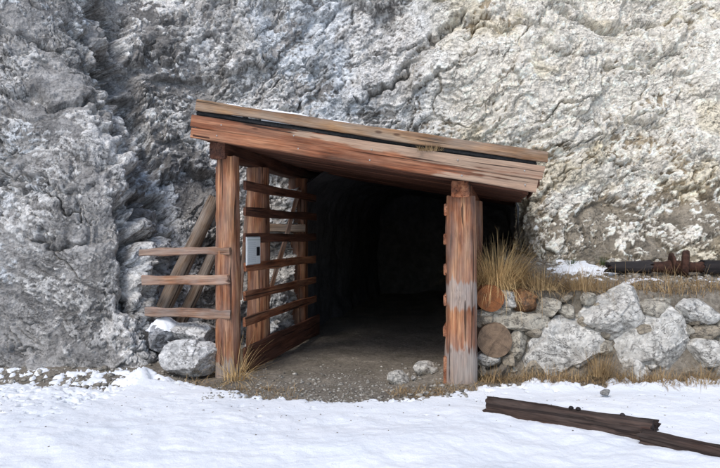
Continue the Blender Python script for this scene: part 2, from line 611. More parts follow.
# ------------------------------------------------------------------ the cliff
ZL = np.array([-0.6, 0.0, 1.4, 2.3, 3.3, 5.0, 9.0, 14.0])
CT = [
    [(-14, 3.5), (-14, 3.5), (-14, 4), (-14, 4.4), (-14, 4.8), (-14, 5.6), (-14, 8), (-14, 10)],
    [(-9, 6.2), (-9, 6.2), (-9, 6.5), (-9.1, 6.8), (-9.2, 7.2), (-9.3, 8), (-9.5, 10), (-9.7, 12)],
    [(-6, 7.3), (-6, 7.3), (-6, 7.5), (-6, 7.8), (-6.1, 8.1), (-6.3, 8.7), (-6.7, 10.5), (-7, 12.5)],
    [(-4.3, 7.6), (-4.3, 7.65), (-4.3, 7.8), (-4.4, 7.95), (-4.6, 8.2), (-5, 8.8), (-5.5, 10.7), (-5.8, 12.8)],
    [(-3.2, 7.4), (-3.2, 7.5), (-3.35, 7.7), (-3.6, 7.95), (-3.95, 8.3), (-4.3, 8.9), (-4.8, 10.8), (-5, 13)],
    [(-2.55, 7.45), (-2.58, 7.55), (-2.7, 7.85), (-3.05, 8.15), (-3.5, 8.55), (-3.85, 9.2), (-4.3, 11), (-4.5, 13.2)],
    [(-2.25, 7.75), (-2.28, 7.85), (-2.45, 8.2), (-2.85, 8.55), (-3.3, 8.95), (-3.68, 9.6), (-4.1, 11.3), (-4.3, 13.4)],
    [(-2.3, 8.7), (-2.32, 8.8), (-2.45, 9.1), (-2.75, 9.4), (-3.15, 9.75), (-3.5, 10.2), (-3.9, 11.6), (-4, 13.6)],
    [(-1.9, 9.4), (-1.9, 9.45), (-1.95, 9.6), (-2.1, 9.8), (-2.45, 10.0), (-2.9, 10.45), (-3.2, 11.7), (-3.3, 13.7)],
    [(-1.2, 10.0), (-1.2, 10.0), (-1.2, 10.1), (-1.25, 10.15), (-1.45, 10.25), (-1.7, 10.6), (-2, 11.8), (-2.1, 13.7)],
    [(-0.3, 10.6), (-0.3, 10.6), (-0.3, 10.6), (-0.3, 10.55), (-0.4, 10.6), (-0.5, 10.8), (-0.7, 11.8), (-0.8, 13.7)],
    [(0.8, 10.6), (0.8, 10.6), (0.8, 10.55), (0.8, 10.5), (0.75, 10.55), (0.7, 10.8), (0.6, 11.9), (0.5, 13.8)],
    [(1.85, 10.6), (1.85, 10.6), (1.85, 10.4), (1.85, 10.25), (1.85, 10.2), (1.9, 10.65), (1.9, 12), (1.9, 14)],
    [(2.4, 9.1), (2.4, 9.1), (2.45, 9.55), (2.6, 9.85), (2.8, 10.15), (3, 10.7), (3.1, 12.2), (3.1, 14.2)],
    [(3.8, 8.7), (3.8, 8.7), (3.85, 9.5), (3.9, 9.95), (4, 10.3), (4.2, 10.9), (4.5, 12.5), (4.6, 14.4)],
    [(6, 8.4), (6, 8.4), (6, 9.2), (6.1, 9.7), (6.2, 10.1), (6.4, 10.8), (6.8, 12.3), (7, 14.2)],
    [(9, 7.4), (9, 7.4), (9.1, 8.1), (9.2, 8.5), (9.3, 8.9), (9.5, 9.6), (9.8, 11), (10, 13)],
    [(14, 4), (14, 4), (14, 4.6), (14, 5), (14, 5.4), (14, 6), (14, 8), (14, 10)],
]
CT = np.array(CT)            # columns, levels, xy


def cat_rom(tbl, t):
    """Catmull-Rom along axis 0 of tbl at float index t"""
    n = len(tbl)
    i = np.clip(np.floor(t).astype(int), 0, n - 2)
    f = (t - i).reshape(-1, *([1] * (tbl.ndim - 1)))
    p0, p1, p2, p3 = tbl[np.maximum(i - 1, 0)], tbl[i], tbl[i + 1], tbl[np.minimum(i + 2, n - 1)]
    return 0.5 * (2 * p1 + (p2 - p0) * f + (2 * p0 - 5 * p1 + 4 * p2 - p3) * f ** 2 + (3 * p1 - p0 - 3 * p2 + p3) * f ** 3)


def cliff_rows():
    ts = [np.linspace(0, 2, 26)[:-1]]
    dens = {2: 60, 3: 75, 4: 62, 5: 46, 6: 66, 7: 64, 8: 70, 9: 80, 10: 88, 11: 80, 12: 80, 13: 100, 14: 120}
    for k, n in dens.items():
        ts.append(np.linspace(k, k + 1, int(n * 1.15) + 1)[:-1])
    ts.append(np.linspace(15, 17, 28))
    return np.concatenate(ts)


tu = cliff_rows()
zs = np.concatenate([np.linspace(-0.5, -0.05, 8), np.arange(0.0, 5.6, 0.0112), 5.6 + (14 - 5.6) * np.linspace(0, 1, 46)[1:] ** 1.7])
tz = np.interp(zs, ZL, np.arange(len(ZL)))
T1 = cat_rom(CT, tu)                              # (nu, levels, 2)
T2 = cat_rom(np.swapaxes(T1, 0, 1), tz)           # (nv, nu, 2)
nu, nv = len(tu), len(zs)
B = np.zeros((nv, nu, 3), np.float64)
B[..., :2] = T2
B[..., 2] = zs[:, None]
du = np.gradient(B, axis=1)
dv = np.gradient(B, axis=0)
# smooth the base normals so that displacement does not tangle
Nn = np.cross(du, dv)
for _ in range(12):
    for ax in (0, 1):
        Nn = (np.roll(Nn, 1, ax) + Nn + np.roll(Nn, -1, ax)) / 3
Nn /= np.linalg.norm(Nn, axis=2)[..., None] + 1e-9
Bp = B.reshape(-1, 3).astype(np.float32)
Np = Nn.reshape(-1, 3).astype(np.float32)


def rot_y(p, a):
    c, s = math.cos(a), math.sin(a)
    return np.stack([p[:, 0] * c - p[:, 2] * s, p[:, 1], p[:, 0] * s + p[:, 2] * c], -1)


CRACKS = [  # polylines over the face (photo px, at about 10 m), groove depth, half width, lip
    ([(352, 104), (380, 86), (402, 72), (416, 50), (438, 32), (452, 18), (470, 0)], 0.22, 0.055, 0.07),
    ([(470, 28), (486, 20), (506, 24), (524, 16), (545, 22)], 0.10, 0.035, 0.06),
    ([(536, 124), (556, 110), (575, 104), (598, 92), (612, 84)], 0.13, 0.030, 0.04),
    ([(566, 0), (592, 10), (622, 14), (650, 6), (690, 4), (722, 8)], 0.16, 0.045, 0.10),
    ([(646, 10), (660, 26), (656, 44), (664, 60)], 0.08, 0.030, 0.02),
    ([(652, 44), (672, 46), (690, 45)], 0.12, 0.022, 0.04),
    ([(72, -20), (80, 20), (86, 50), (100, 100), (122, 150), (142, 200), (150, 250), (156, 300)], 0.34, 0.12, 0.0),
    ([(-20, 100), (10, 95), (40, 97), (62, 112), (92, 106)], 0.12, 0.04, 0.09),
    ([(332, -10), (322, 30), (318, 64), (300, 104)], 0.10, 0.05, 0.0),
    ([(352, -10), (348, 40), (336, 96)], 0.08, 0.035, 0.0),
    ([(436, 64), (444, 84), (434, 104), (446, 122)], 0.10, 0.030, 0.02),
    ([(684, 50), (682, 100), (688, 150), (680, 210)], 0.07, 0.022, 0.02),
    ([(180, 62), (196, 40), (212, 28), (226, 44)], 0.08, 0.030, 0.05),
    ([(216, 60), (250, 52), (276, 70)], 0.06, 0.025, 0.03),
    ([(600, 128), (640, 116), (668, 128)], 0.06, 0.025, 0.03),
    ([(610, 172), (650, 160), (720, 170)], 0.06, 0.025, 0.04),
    ([(500, 74), (530, 66), (560, 76)], 0.06, 0.022, 0.03),
    ([(20, 30), (60, 44), (80, 60)], 0.07, 0.03, 0.05),
    ([(30, 200), (80, 190), (108, 196)], 0.07, 0.03, 0.04),
]


def crack_field(P, warp):
    x, z = P[:, 0] + warp[:, 0], P[:, 2] + warp[:, 2]
    out = np.zeros(len(P), np.float32)
    for pts, dep, hw, lip in CRACKS:
        D = 8.6 if pts[0][0] < 100 else 10.2
        w_ = [((a - 360) / F * D, EYE + (HZ - b) / F * D) for a, b in pts]
        best = np.full(len(P), 9.0, np.float32)
        side = np.zeros(len(P), np.float32)
        for (x0, z0), (x1, z1) in zip(w_[:-1], w_[1:]):
            L2 = (x1 - x0) ** 2 + (z1 - z0) ** 2
            t = np.clip(((x - x0) * (x1 - x0) + (z - z0) * (z1 - z0)) / L2, 0, 1)
            ex, ez = x - x0 - t * (x1 - x0), z - z0 - t * (z1 - z0)
            dist = np.hypot(ex, ez)
            near = dist < best
            best = np.where(near, dist, best)
            side = np.where(near, ez, side)
        vary = 0.55 + 0.75 * perlin(P * 2.3 + 17, 66)
        out -= 1.7 * dep * np.exp(-(best / (hw * 0.8)) ** 2) * np.clip(vary, 0.1, 1.2)
        out += lip * np.exp(-(best / (hw * 4)) ** 2) * sst(-hw, hw, side)
    return out


def wobbles(P):
    w1 = np.stack([perlin(P * 1.1, 71), perlin(P * 1.1 + 9, 72), perlin(P * 1.1 + 19, 73)], -1) * 0.28
    w2 = np.stack([perlin(P * 5.0, 74), perlin(P * 5.0 + 9, 75), perlin(P * 5.0 + 19, 76)], -1) * 0.07
    return w1, w2


def zones(P):
    x, z = P[:, 0], P[:, 2]
    left = sst(-2.35, -2.9, x + 0.28 * np.clip(z - 1, 0, 4))
    right = sst(0.2, 1.8, x)
    low_right = right * sst(2.45, 1.75, z + 0.35 * perlin(P * 1.7, 92)) * sst(1.7, 2.3, x)
    earthy = left * sst(-0.4, 0.1, fbm(P * 0.9 + 31, 2, 89)) * 0.95
    smooth = np.clip(low_right * 0.8 + earthy * 0.7, 0, 0.85)
    crumble = sst(-0.25, 0.35, fbm(P * 1.0 + 5, 2, 88))          # where the face is broken small
    return left, right, low_right, smooth, crumble


def layered(Q, left, scale, seed, slope, off, soft, groove):
    """bedding: thin plates dipping to the right on the left rock, blocks leaning up to the right elsewhere"""
    out = [np.zeros(len(Q), np.float32) for _ in range(3)]
    for sel, ang, st, wt in ((left < 0.999, -R(36), (0.9, 1.0, 1.8), 1 - left), (left > 0.001, R(24), (0.8, 1.0, 2.3), left)):
        res = facet(rot_y(Q[sel], ang) * np.array(st, np.float32) * scale, seed, slope, off, soft, groove)
        for a, b in zip(out, res):
            a[sel] += b * wt[sel]
    return out


def cliff_coarse(P):
    """outward displacement of the big blocks, ledges and open cracks"""
    w1, w2 = wobbles(P)
    w3 = w2 * 1.3 + np.stack([perlin(P * 14.0, 74), perlin(P * 14.0 + 9, 75), perlin(P * 14.0 + 19, 76)], -1) * 0.03
    left, right, low_right, smooth, crumble = zones(P)
    Q = P + w1 + w3
    f1, e1, r1 = layered(Q, left, 1.15, 82, 0.85, 0.42, 0.12, 0.0)
    f2, e2, r2 = layered(Q, left, 3.3, 83, 0.95, 0.5, 0.18, 0.0)
    d = 0.26 * fbm(P * 0.42, 3, 81) + 0.20 * f1 * (1 - 0.4 * smooth) * (1 - 0.5 * left) + 0.060 * f2 * (0.45 + 0.75 * crumble) * (1 - smooth) * (1 - 0.4 * left)
    cr = sst(0.05, 0.0, e1) * sst(0.0, 0.4, fbm(P * 0.8 + 3, 2, 90)) * 0.10 + sst(0.06, 0.0, e2) * sst(0.1, 0.5, fbm(P * 1.3 + 13, 2, 91)) * 0.05
    return (d - cr + crack_field(P, w3 * 1.4)).astype(np.float32), f2, r2


def cliff_detail(P, f2, r2):
    """chips on the displaced surface, and which rock lies where, with joint and cleft shade painted in"""
    x, z = P[:, 0], P[:, 2]
    w1, w2 = wobbles(P)
    left, right, low_right, smooth, crumble = zones(P)
    Q = P + w1
    f3, e3, r3 = layered(Q + w2 * 0.7, left, 8.0, 84, 1.25, 0.38, 0.07, 0.0)
    f4, e4, r4 = facet(rot_y(P + w2 * 0.4, -R(20)) * np.array([17.0, 20.0, 27.0], np.float32), 85, 1.25, 0.4, 0.12, 0.0)
    fine = fbm(P * 18, 3, 86, 0.6)
    crag = np.zeros(len(P), np.float32)
    for sel, ang, st, wt in ((left < 0.999, -R(30), (1.8, 2.5, 5.0), 1 - left), (left > 0.001, R(22), (1.6, 2.5, 8.0), left)):
        crag[sel] += fbm(rot_y((Q + w2)[sel], ang) * np.array(st, np.float32), 4, 78, 0.58, True) * wt[sel]
    patch = fbm(P * 1.5 + w1, 4, 87, 0.6)
    kl = 1 - 0.6 * left
    d = kl * 0.016 * f3 * (0.45 + 0.8 * crumble) * (1 - 0.5 * smooth) + kl * 0.010 * crag * (1 - 0.5 * smooth) + kl * 0.011 * f4 * (0.5 + 0.7 * crumble) + 0.007 * fine

    def blob(bx, bz, sx_, sz_):
        return np.exp(-((x - bx) ** 2 / sx_ ** 2 + (z - bz) ** 2 / sz_ ** 2))
    cover = 0.02 + 0.36 * right + 0.30 * sst(-1.6, 0.3, x) - 0.05 * left + 0.12 * right * sst(2.6, 4.2, z)
    cover = cover + 0.55 * blob(-2.55, 1.0, 0.28, 0.9) + 0.30 * blob(-3.1, 2.6, 0.5, 0.5) + 0.45 * blob(-4.1, 1.6, 0.7, 0.5)
    cover = cover - 0.34 * left + 0.30 * left * fbm(P * 0.9 + 12, 2, 93)
    cover = cover + 0.25 * blob(-1.9, 4.6, 1.0, 1.2) - 0.50 * blob(-2.35, 2.4, 0.5, 1.7) - 0.35 * blob(-3.1, 4.2, 0.5, 0.9)
    cover = cover - 0.24 * right * sst(3.7, 2.7, z) - 0.25 * blob(3.9, 3.9, 0.35, 0.5) - 0.2 * blob(2.0, 4.9, 0.6, 0.35)
    cover = cover - 0.78 * low_right - 0.28 * blob(2.6, 2.9, 0.3, 0.5) - 0.22 * blob(4.3, 3.4, 0.5, 0.6) - 0.25 * blob(3.6, 2.5, 0.45, 0.5)
    s = cover + 0.85 * patch + 0.12 * crag + 0.28 * f2 + 0.30 * f3 + 0.22 * f4 + 0.24 * fine + 0.5 * (r3 - 0.5) + 0.3 * (r4 - 0.5)
    wm = sst(-0.03, 0.10, s)

    def mixc(a, b, t):
        return a * (1 - t)[:, None] + np.array(b)[None] * t[:, None]
    white = mixc(np.array([[0.74, 0.715, 0.68]]), [0.84, 0.775, 0.665], right)
    white = white * (1 - 0.20 * left)[:, None]
    matx = mixc(np.array([[0.40, 0.38, 0.36]]), [0.315, 0.302, 0.288], left)
    matx = mixc(mixc(matx, [0.40, 0.325, 0.225], right), [0.265, 0.228, 0.175], low_right)
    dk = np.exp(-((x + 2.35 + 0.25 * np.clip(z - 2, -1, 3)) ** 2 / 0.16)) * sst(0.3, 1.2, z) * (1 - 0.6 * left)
    matx = matx * (1 - 0.38 * dk)[:, None]  # recess shade put into the rock colour to accentuate the cleft
    matx = matx * (0.62 + 0.35 * r2 + 0.35 * r3 + 0.2 * r4 + 0.25 * perlin(P * 6, 95))[:, None]
    white = white * (0.70 + 0.26 * r3 + 0.28 * r4)[:, None]
    blue = sst(0.1, 0.5, fbm(P * 0.8 + 50, 3, 96)) * (1 - right)
    white = white * (1 + blue[:, None] * np.array([-0.06, 0.0, 0.07])[None])
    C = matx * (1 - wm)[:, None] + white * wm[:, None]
    # joints between chips: their shading painted dark into the colour
    jt = np.clip(0.7 * sst(0.06, 0.0, e3) * sst(-0.2, 0.3, patch + f2) + 0.3 * sst(0.10, 0.0, e4), 0, 0.7)
    C = C * (1 - jt[:, None])
    # yellowish staining on the right-hand face, grey lichen on the left
    st = sst(0.15, 0.5, fbm(P * 1.1 + 70, 3, 97)) * right * 0.55
    C = C * (1 - st[:, None] * np.array([0.16, 0.22, 0.38])[None])
    li = sst(0.1, 0.5, fbm(P * np.array([2.2, 2.2, 1.1], np.float32) + 80, 3, 98, 0.6)) * (1 - right) * 0.35
    C = C * (1 - li[:, None])
    d = d + 0.018 * wm * (1 - 0.5 * smooth)
    return d.astype(np.float32), np.clip(C, 0.03, 0.86).astype(np.float32)


dc, f2_, r2_ = cliff_coarse(Bp)
C1 = (Bp + Np * dc[:, None]).reshape(nv, nu, 3)
N1 = np.cross(np.gradient(C1, axis=1), np.gradient(C1, axis=0))
N1 /= np.linalg.norm(N1, axis=2)[..., None] + 1e-9
N1 = 0.45 * N1 + Nn
for _ in range(3):
    for ax in (0, 1):
        N1 = (np.roll(N1, 1, ax) + N1 + np.roll(N1, -1, ax)) / 3
N1 /= np.linalg.norm(N1, axis=2)[..., None] + 1e-9
C1 = C1.reshape(-1, 3).astype(np.float32)
d, C = cliff_detail(C1, f2_, r2_)
Cp = C1 + N1.reshape(-1, 3).astype(np.float32) * d[:, None]
fc = grid_faces(nu, nv)
# the mouth of the mine
uu, vv = local_uv(Cp[:, 0], Cp[:, 1])
hole = (uu > 0.0) & (uu < 3.15) & (Cp[:, 2] < 2.68 - 0.17 * uu) & (vv > 1.6)
fc = fc[~hole[fc].all(1)]
used = np.unique(fc)
re = np.zeros(len(Cp), np.int32)
re[used] = np.arange(len(used))
me = np_mesh('cliff', Cp[used], re[fc], smooth=False)
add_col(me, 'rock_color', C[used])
tag(link('cliff', me, M['cliff']), 'grey and cream limestone cliff', kind='structure')

# tunnel bored into the hill behind the mouth
nw, ns = 60, 72
V = []
TV0 = 2.75
for j in range(nw):
    v = TV0 + j / (nw - 1) * 8.0
    sc = 1.0 if j < nw - 1 else 0.0
    for i in range(ns):
        a = i / ns * 2 * math.pi
        cu, cz = math.cos(a), math.sin(a)
        pu = math.copysign(abs(cu) ** 0.5, cu) * 1.68 * sc + 1.525
        pz = math.copysign(abs(cz) ** 0.5, cz) * 1.55 * sc + 1.02
        pz = min(pz, 2.68 - 0.1735 * pu)
        q = LP + EU * pu + EV * v
        V.append((q.x, q.y, pz))
V = np.array(V, np.float32)
dn = fbm(V * 1.5, 4, 101, 0.6) * 0.05
cen = np.array([(LP + EU * 1.525 + EV * (TV0 + j / (nw - 1) * 8.0)).to_tuple() + (1.02,) for j in range(nw) for i in range(ns)])
V = V + (cen - V) * np.clip(dn, -0.2, 0.3)[:, None]
fcs = [(j * ns + i, j * ns + (i + 1) % ns, (j + 1) * ns + (i + 1) % ns, (j + 1) * ns + i) for j in range(nw - 1) for i in range(ns)]
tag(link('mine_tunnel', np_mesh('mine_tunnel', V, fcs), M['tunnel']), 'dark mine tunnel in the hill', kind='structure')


# ------------------------------------------------------------------ timber builders
def board_mesh(name, L, W, T, seg=14, wob=0.004, seed=0, bev=0.008, endj=0.01):
    """board along +X from 0 to L, width along Z (centred), thickness along Y (centred)"""
    r = random.Random(seed)
    prof = [(-W / 2 + bev, -T / 2), (W / 2 - bev, -T / 2), (W / 2, -T / 2 + bev), (W / 2, T / 2 - bev),
            (W / 2 - bev, T / 2), (-W / 2 + bev, T / 2), (-W / 2, T / 2 - bev), (-W / 2, -T / 2 + bev)]
    ph = [r.uniform(0, 6.28) for _ in range(8)]
    V, Fc = [], []
    for i in range(seg + 1):
        t = i / seg
        oy = wob * (math.sin(ph[0] + 5 * t) + 0.5 * math.sin(ph[1] + 13 * t))
        oz = wob * (math.sin(ph[2] + 4 * t) + 0.5 * math.sin(ph[3] + 11 * t))
        sw = 1 + 0.6 * wob / W * (math.sin(ph[4] + 9 * t) + math.sin(ph[5] + 21 * t)) * 2
        for (z, y) in prof:
            ex = r.uniform(-endj, endj) * 0.5 if i in (0, seg) else 0
            V.append((t * L + ex + (z / W) * endj * (1 if i == seg else (-1 if i == 0 else 0)) * math.sin(ph[6]),
                      y + oy + r.uniform(-1, 1) * wob * 0.25, z * sw + oz + r.uniform(-1, 1) * wob * 0.3))
    for i in range(seg):
        for k in range(8):
            a, b_ = i * 8 + k, i * 8 + (k + 1) % 8
            Fc.append((a, b_, b_ + 8, a + 8))
    Fc.append(tuple(range(7, -1, -1)))
    Fc.append(tuple(seg * 8 + k for k in range(8)))
    me = bpy.data.meshes.new(name)
    me.from_pydata(V, [], Fc)
    bm = bmesh.new(); bm.from_mesh(me)
    bmesh.ops.recalc_face_normals(bm, faces=bm.faces)
    bm.to_mesh(me); bm.free()
    return me


def frame_matrix(p0, p1, up=(0, 0, 1)):
    X = (Vector(p1) - Vector(p0)).normalized()
    Z = Vector(up)
    Z = (Z - X * Z.dot(X)).normalized()
    Y = Z.cross(X)
    m = Matrix((X, Y, Z)).transposed().to_4x4()
    m.translation = Vector(p0)
    return m


SEED = [100]


def board(name, p0, p1, W, T, mat, parent=None, up=(0, 0, 1), seg=14, wob=0.004, weather=None, **kw):
    SEED[0] += 1
    L = (Vector(p1) - Vector(p0)).length
    o = link(name, board_mesh(name, L, W, T, seg, wob, SEED[0], **kw), mat, parent)
    o.matrix_local = frame_matrix(p0, p1, up)
    if weather is not None:
        co = np.array([v.co[:] for v in o.data.vertices], np.float32)
        add_f(o.data, 'weather', np.clip(weather(co[:, 0], co[:, 2] / W, fbm(co * np.array([2.5, 9, 9], np.float32) + SEED[0], 3, 9)), 0, 0.9))
    return o


def log_mesh(name, L, r0, r1, seed, rings=46, sides=28, square=0.0, lump=0.02, axis='X', weather=None, ragged=0.01, bend=0.0, knots=(), groove=0.03):
    """round or hewn log along +axis from 0 to L with lumps, hewn flats and checks"""
    T = np.linspace(0, 1, rings)
    A = np.arange(sides) / sides * 2 * math.pi
    TT, AA = np.meshgrid(T, A, indexing='ij')
    rad = r0 + (r1 - r0) * TT
    ca, sa = np.cos(AA), np.sin(AA)
    k = (np.abs(ca) ** 6 + np.abs(sa) ** 6) ** (-1 / 6)
    k = 1 + (k - 1) * square * 0.8
    P = np.stack([(TT * L).ravel(), (ca * rad * k).ravel(), (sa * rad * k).ravel()], -1).astype(np.float32)
    q = P * np.array([1.2, 5, 5], np.float32) + seed * 3.7
    n = fbm(q, 4, seed % 30, 0.55)
    fine = fbm(P * np.array([3, 45, 45], np.float32) + seed, 2, seed % 17)
    s = 1 + (lump * n) / rad.ravel() * 1.0 + groove * np.minimum(fine, 0)
    for (kt, ka, ks, kh) in knots:
        da = np.angle(np.exp(1j * (AA - ka))).ravel() * rad.ravel()
        dl = (TT.ravel() - kt) * L
        s = s + kh / rad.ravel() * np.exp(-(da ** 2 + dl ** 2) / ks ** 2)
    P[:, 1] = P[:, 1] * s + bend * np.sin(TT.ravel() * math.pi)
    P[:, 2] = P[:, 2] * s
    en = fbm(np.stack([np.zeros(sides), ca[0] * 3, sa[0] * 3], -1) + seed, 3, 5)
    P[:sides, 0] -= ragged * en
    P[-sides:, 0] += ragged * en
    fcs = []
    for i in range(rings - 1):
        for j in range(sides):
            fcs.append((i * sides + j, i * sides + (j + 1) % sides, (i + 1) * sides + (j + 1) % sides, (i + 1) * sides + j))
    V = P.tolist()
    c0, c1 = len(V), len(V) + 1
    V.append([0.0, 0, 0]); V.append([L, bend * 0, 0])
    for j in range(sides):
        fcs.append((c0, (j + 1) % sides, j))
        b = (rings - 1) * sides
        fcs.append((c1, b + j, b + (j + 1) % sides))
    V = np.array(V)
    wv = np.zeros(len(V))
    if weather is not None:
        wv = weather(V[:, 0], fbm(V.astype(np.float32) * 5 + seed, 3, 9))
    if axis == 'Z':
        V = V[:, [1, 2, 0]]
    me = bpy.data.meshes.new(name)
    me.from_pydata(V.tolist(), [], fcs)
    bm = bmesh.new(); bm.from_mesh(me)
    bmesh.ops.recalc_face_normals(bm, faces=bm.faces)
    for e in bm.edges:
        if len(e.link_faces) == 2 and e.calc_face_angle(0) > R(50):
            e.smooth = False
    bm.to_mesh(me); bm.free()
    me.polygons.foreach_set('use_smooth', np.ones(len(me.polygons), bool))
    add_f(me, 'weather', wv)
    return me


def log(name, p0, p1, r0, r1, mat, parent=None, seed=1, up=(0, 0, 1), **kw):
    L = (Vector(p1) - Vector(p0)).length
    o = link(name, log_mesh(name, L, r0, r1, seed, **kw), mat, parent)
    o.matrix_local = frame_matrix(p0, p1, up)
    return o


def post(name, loc, h, r0, r1, parent, seed, mat=None, **kw):
    o = link(name, log_mesh(name, h, r0, r1, seed, axis='Z', **kw), mat or M['wood_post'], parent)
    o.location = loc
    return o


# ------------------------------------------------------------------ the timber shelter over the mine mouth
sh = empty('timber_shelter', (LP.x, LP.y, 0), ANG)
tag(sh, 'red-brown timber lean-to with slatted sides over the dark mine entrance', 'shelter')
SL = -0.1735                      # roof slope: rise per metre of u


def roof_z(u):                    # underside of the deck
    return 2.60 + SL * (u + 0.27)


post('post', (0, 0, -0.15), 2.42 + 0.15, 0.145, 0.120, sh, 3, square=0.25, lump=0.012,
     weather=lambda t, n: np.clip(sst(0.5, 0.15, t) * 0.9 + n * 0.5 * sst(0.8, 0.2, t), 0, 0.9),
     knots=((0.38, 4.4, 0.03, 0.008), (0.7, 5.0, 0.03, 0.008)))
post('post', (2.53, 0, -0.15), 1.965 + 0.15, 0.172, 0.150, sh, 8, square=0.45, lump=0.014,
     weather=lambda t, n: np.clip(sst(0.80, 0.36, t + n * 0.06) * 0.75 + 0.7 * np.exp(-((t - 1.12 + n * 0.05) / 0.17) ** 2), 0, 0.9),
     knots=((0.79, 4.75, 0.03, 0.014), (0.53, 4.6, 0.05, 0.022), (0.27, 4.9, 0.03, 0.01)))
for (v, r, sd_) in ((1.05, 0.135, 11), (2.8, 0.14, 12)):
    post('post', (-0.02, v, -0.15), roof_z(0) - 0.16 + 0.15, r + 0.012, r, sh, sd_, square=0.35, lump=0.012,
         weather=lambda t, n: np.clip(n * 0.5 - 0.1, 0, 0.5))
for (u, v, r, sd_) in ((2.60, 0.75, 0.13, 14), (2.56, 2.4, 0.13, 15)):
    post('post', (u, v, -0.15), roof_z(u) - 0.16 + 0.15, r + 0.01, r, sh, sd_, square=0.35, lump=0.012)
# side beams that carry the deck, their cut ends show above the posts
board('beam', (-0.055, -0.17, roof_z(-0.055) - 0.087), (-0.055, 4.4, roof_z(-0.055) - 0.087), 0.175, 0.175, M['wood_dark'], sh, bev=0.014, wob=0.005)
board('beam', (2.535, -0.19, roof_z(2.535) - 0.085), (2.535, 4.0, roof_z(2.535) - 0.085), 0.165, 0.18, M['wood'], sh, bev=0.014, wob=0.005)
# deck boards lie along the slope, one behind the other
nrm = Vector((-SL, 0, 1)).normalized()
slope = Vector((1, 0, SL)).normalized()
NB = 24
for i in range(NB):
    v = -0.25 + i * 0.19
    a = random.uniform(-0.03, 0.03)
    u0, u1 = -0.24 + a, 3.20 + random.uniform(-0.05, 0.03)
    off = 0.022 + random.uniform(-0.004, 0.004)
    board('deck_board', (u0, v, roof_z(u0) + off), (u1, v, roof_z(u1) + off), 0.183, 0.034, M['wood_dark'], sh, up=(0, 1, 0), seg=6, wob=0.003)
# roofing felt under the top boards, then the boards on top
fz = 0.245
board('roofing_felt', (-0.235, 1.95, roof_z(-0.235) + fz + 0.026), (3.27, 1.95, roof_z(3.27) + fz + 0.026), 4.5, 0.062, M['felt'], sh, up=(0, 1, 0), seg=24, wob=0.006, bev=0.02)
for i in range(6):
    v = -0.20 + i * 0.55
    board('rafter', (-0.22, v, roof_z(-0.22) + 0.135), (3.24, v, roof_z(3.24) + 0.135), 0.17, 0.07, M['wood_dark'], sh, up=nrm, seg=4)
# fascia: two long planks, then the edging plank set a little back above the dark felt
board('fascia_board', (-0.275, -0.33, roof_z(-0.275) + 0.052), (3.27, -0.33, roof_z(3.27) + 0.058), 0.121, 0.036, M['wood'], sh, up=nrm, seg=60, wob=0.004, weather=lambda t, q, n: 0.6 * sst(2.0, 3.3, t + n * 0.5))
board('fascia_board', (-0.270, -0.336, roof_z(-0.27) + 0.178), (3.325, -0.336, roof_z(3.325) + 0.180), 0.127, 0.036, M['wood'], sh, up=nrm, seg=60, wob=0.004, weather=lambda t, q, n: 0.5 * sst(1.2, 2.8, t + n * 0.6 + q * 0.8) + 0.25 * sst(0.2, 0.5, q + n * 0.2))
board('edging_board', (-0.225, -0.315, roof_z(-0.225) + 0.353), (3.37, -0.315, roof_z(3.37) + 0.345), 0.108, 0.045, M['wood_edge'], sh, up=nrm, seg=34, wob=0.006)
board('end_board', (3.285, -0.30, roof_z(3.285) + 0.135), (3.285, 2.3, roof_z(3.285) + 0.135), 0.15, 0.03, M['wood_dark'], sh, seg=10)

# thin leftover snow lying behind the edging board
rsn = []
for (ua, ub, hh_) in ((0.03, 0.28, 0.016), (0.48, 1.0, 0.024), (1.25, 1.42, 0.008), (1.9, 2.0, 0.006)):
    n_ = 40
    for i in range(n_ + 1):
        t_ = i / n_
        u_ = ua + (ub - ua) * t_
        top_ = hh_ * math.sin(math.pi * t_) ** 0.5 * (0.7 + 0.5 * random.random()) if 0 < i < n_ else -0.01
        rsn.append((u_, top_))
V_, F_ = [], []
for i, (u_, t_) in enumerate(rsn):
    zz = roof_z(u_) + 0.405
    for (v_, h_) in ((-0.287, -0.12), (-0.285, t_), (-0.22, t_ * 1.1), (-0.08, -0.12)):
        q_ = LP + EU * u_ + EV * v_
        V_.append((q_.x, q_.y, zz + h_))
    if i and i % 41:
        for k_ in range(3):
            b0_ = (i - 1) * 4 + k_
            F_.append((b0_, b0_ + 4, b0_ + 5, b0_ + 1))
tag(link('roof_snow', np_mesh('roof_snow', np.array(V_), np.array(F_)), M['snow']), 'thin strip of leftover snow on the roof', kind='stuff')

# slatted sides
for i, z in enumerate((2.12, 1.83, 1.53, 1.215, 0.895, 0.605)):
    e = random.uniform(-0.03, 0.03)
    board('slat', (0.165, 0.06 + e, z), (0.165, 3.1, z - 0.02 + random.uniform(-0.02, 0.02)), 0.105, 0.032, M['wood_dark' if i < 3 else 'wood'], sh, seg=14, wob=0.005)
board('kick_board', (0.17, 0.05, 0.185), (0.17, 3.3, 0.17), 0.30, 0.035, M['wood_dark'], sh, seg=14, wob=0.006)
for i, z in enumerate((1.83, 1.53, 1.22, 0.905, 0.585)):
    board('slat', (2.375, -0.10, z), (2.375, 2.9, z + random.uniform(-0.02, 0.02)), 0.115, 0.032, M['wood'], sh, seg=10, wob=0.004)
board('kick_board', (2.372, -0.12, 0.17), (2.372, 2.9, 0.17), 0.32, 0.035, M['wood'], sh, seg=10, wob=0.004)
# narrow board behind the left post and batten on the sign side
board('cleat', (-0.155, 0.10, 1.72), (-0.165, 0.12, 2.33), 0.05, 0.04, M['wood'], sh, up=(1, 0, 0), seg=8)

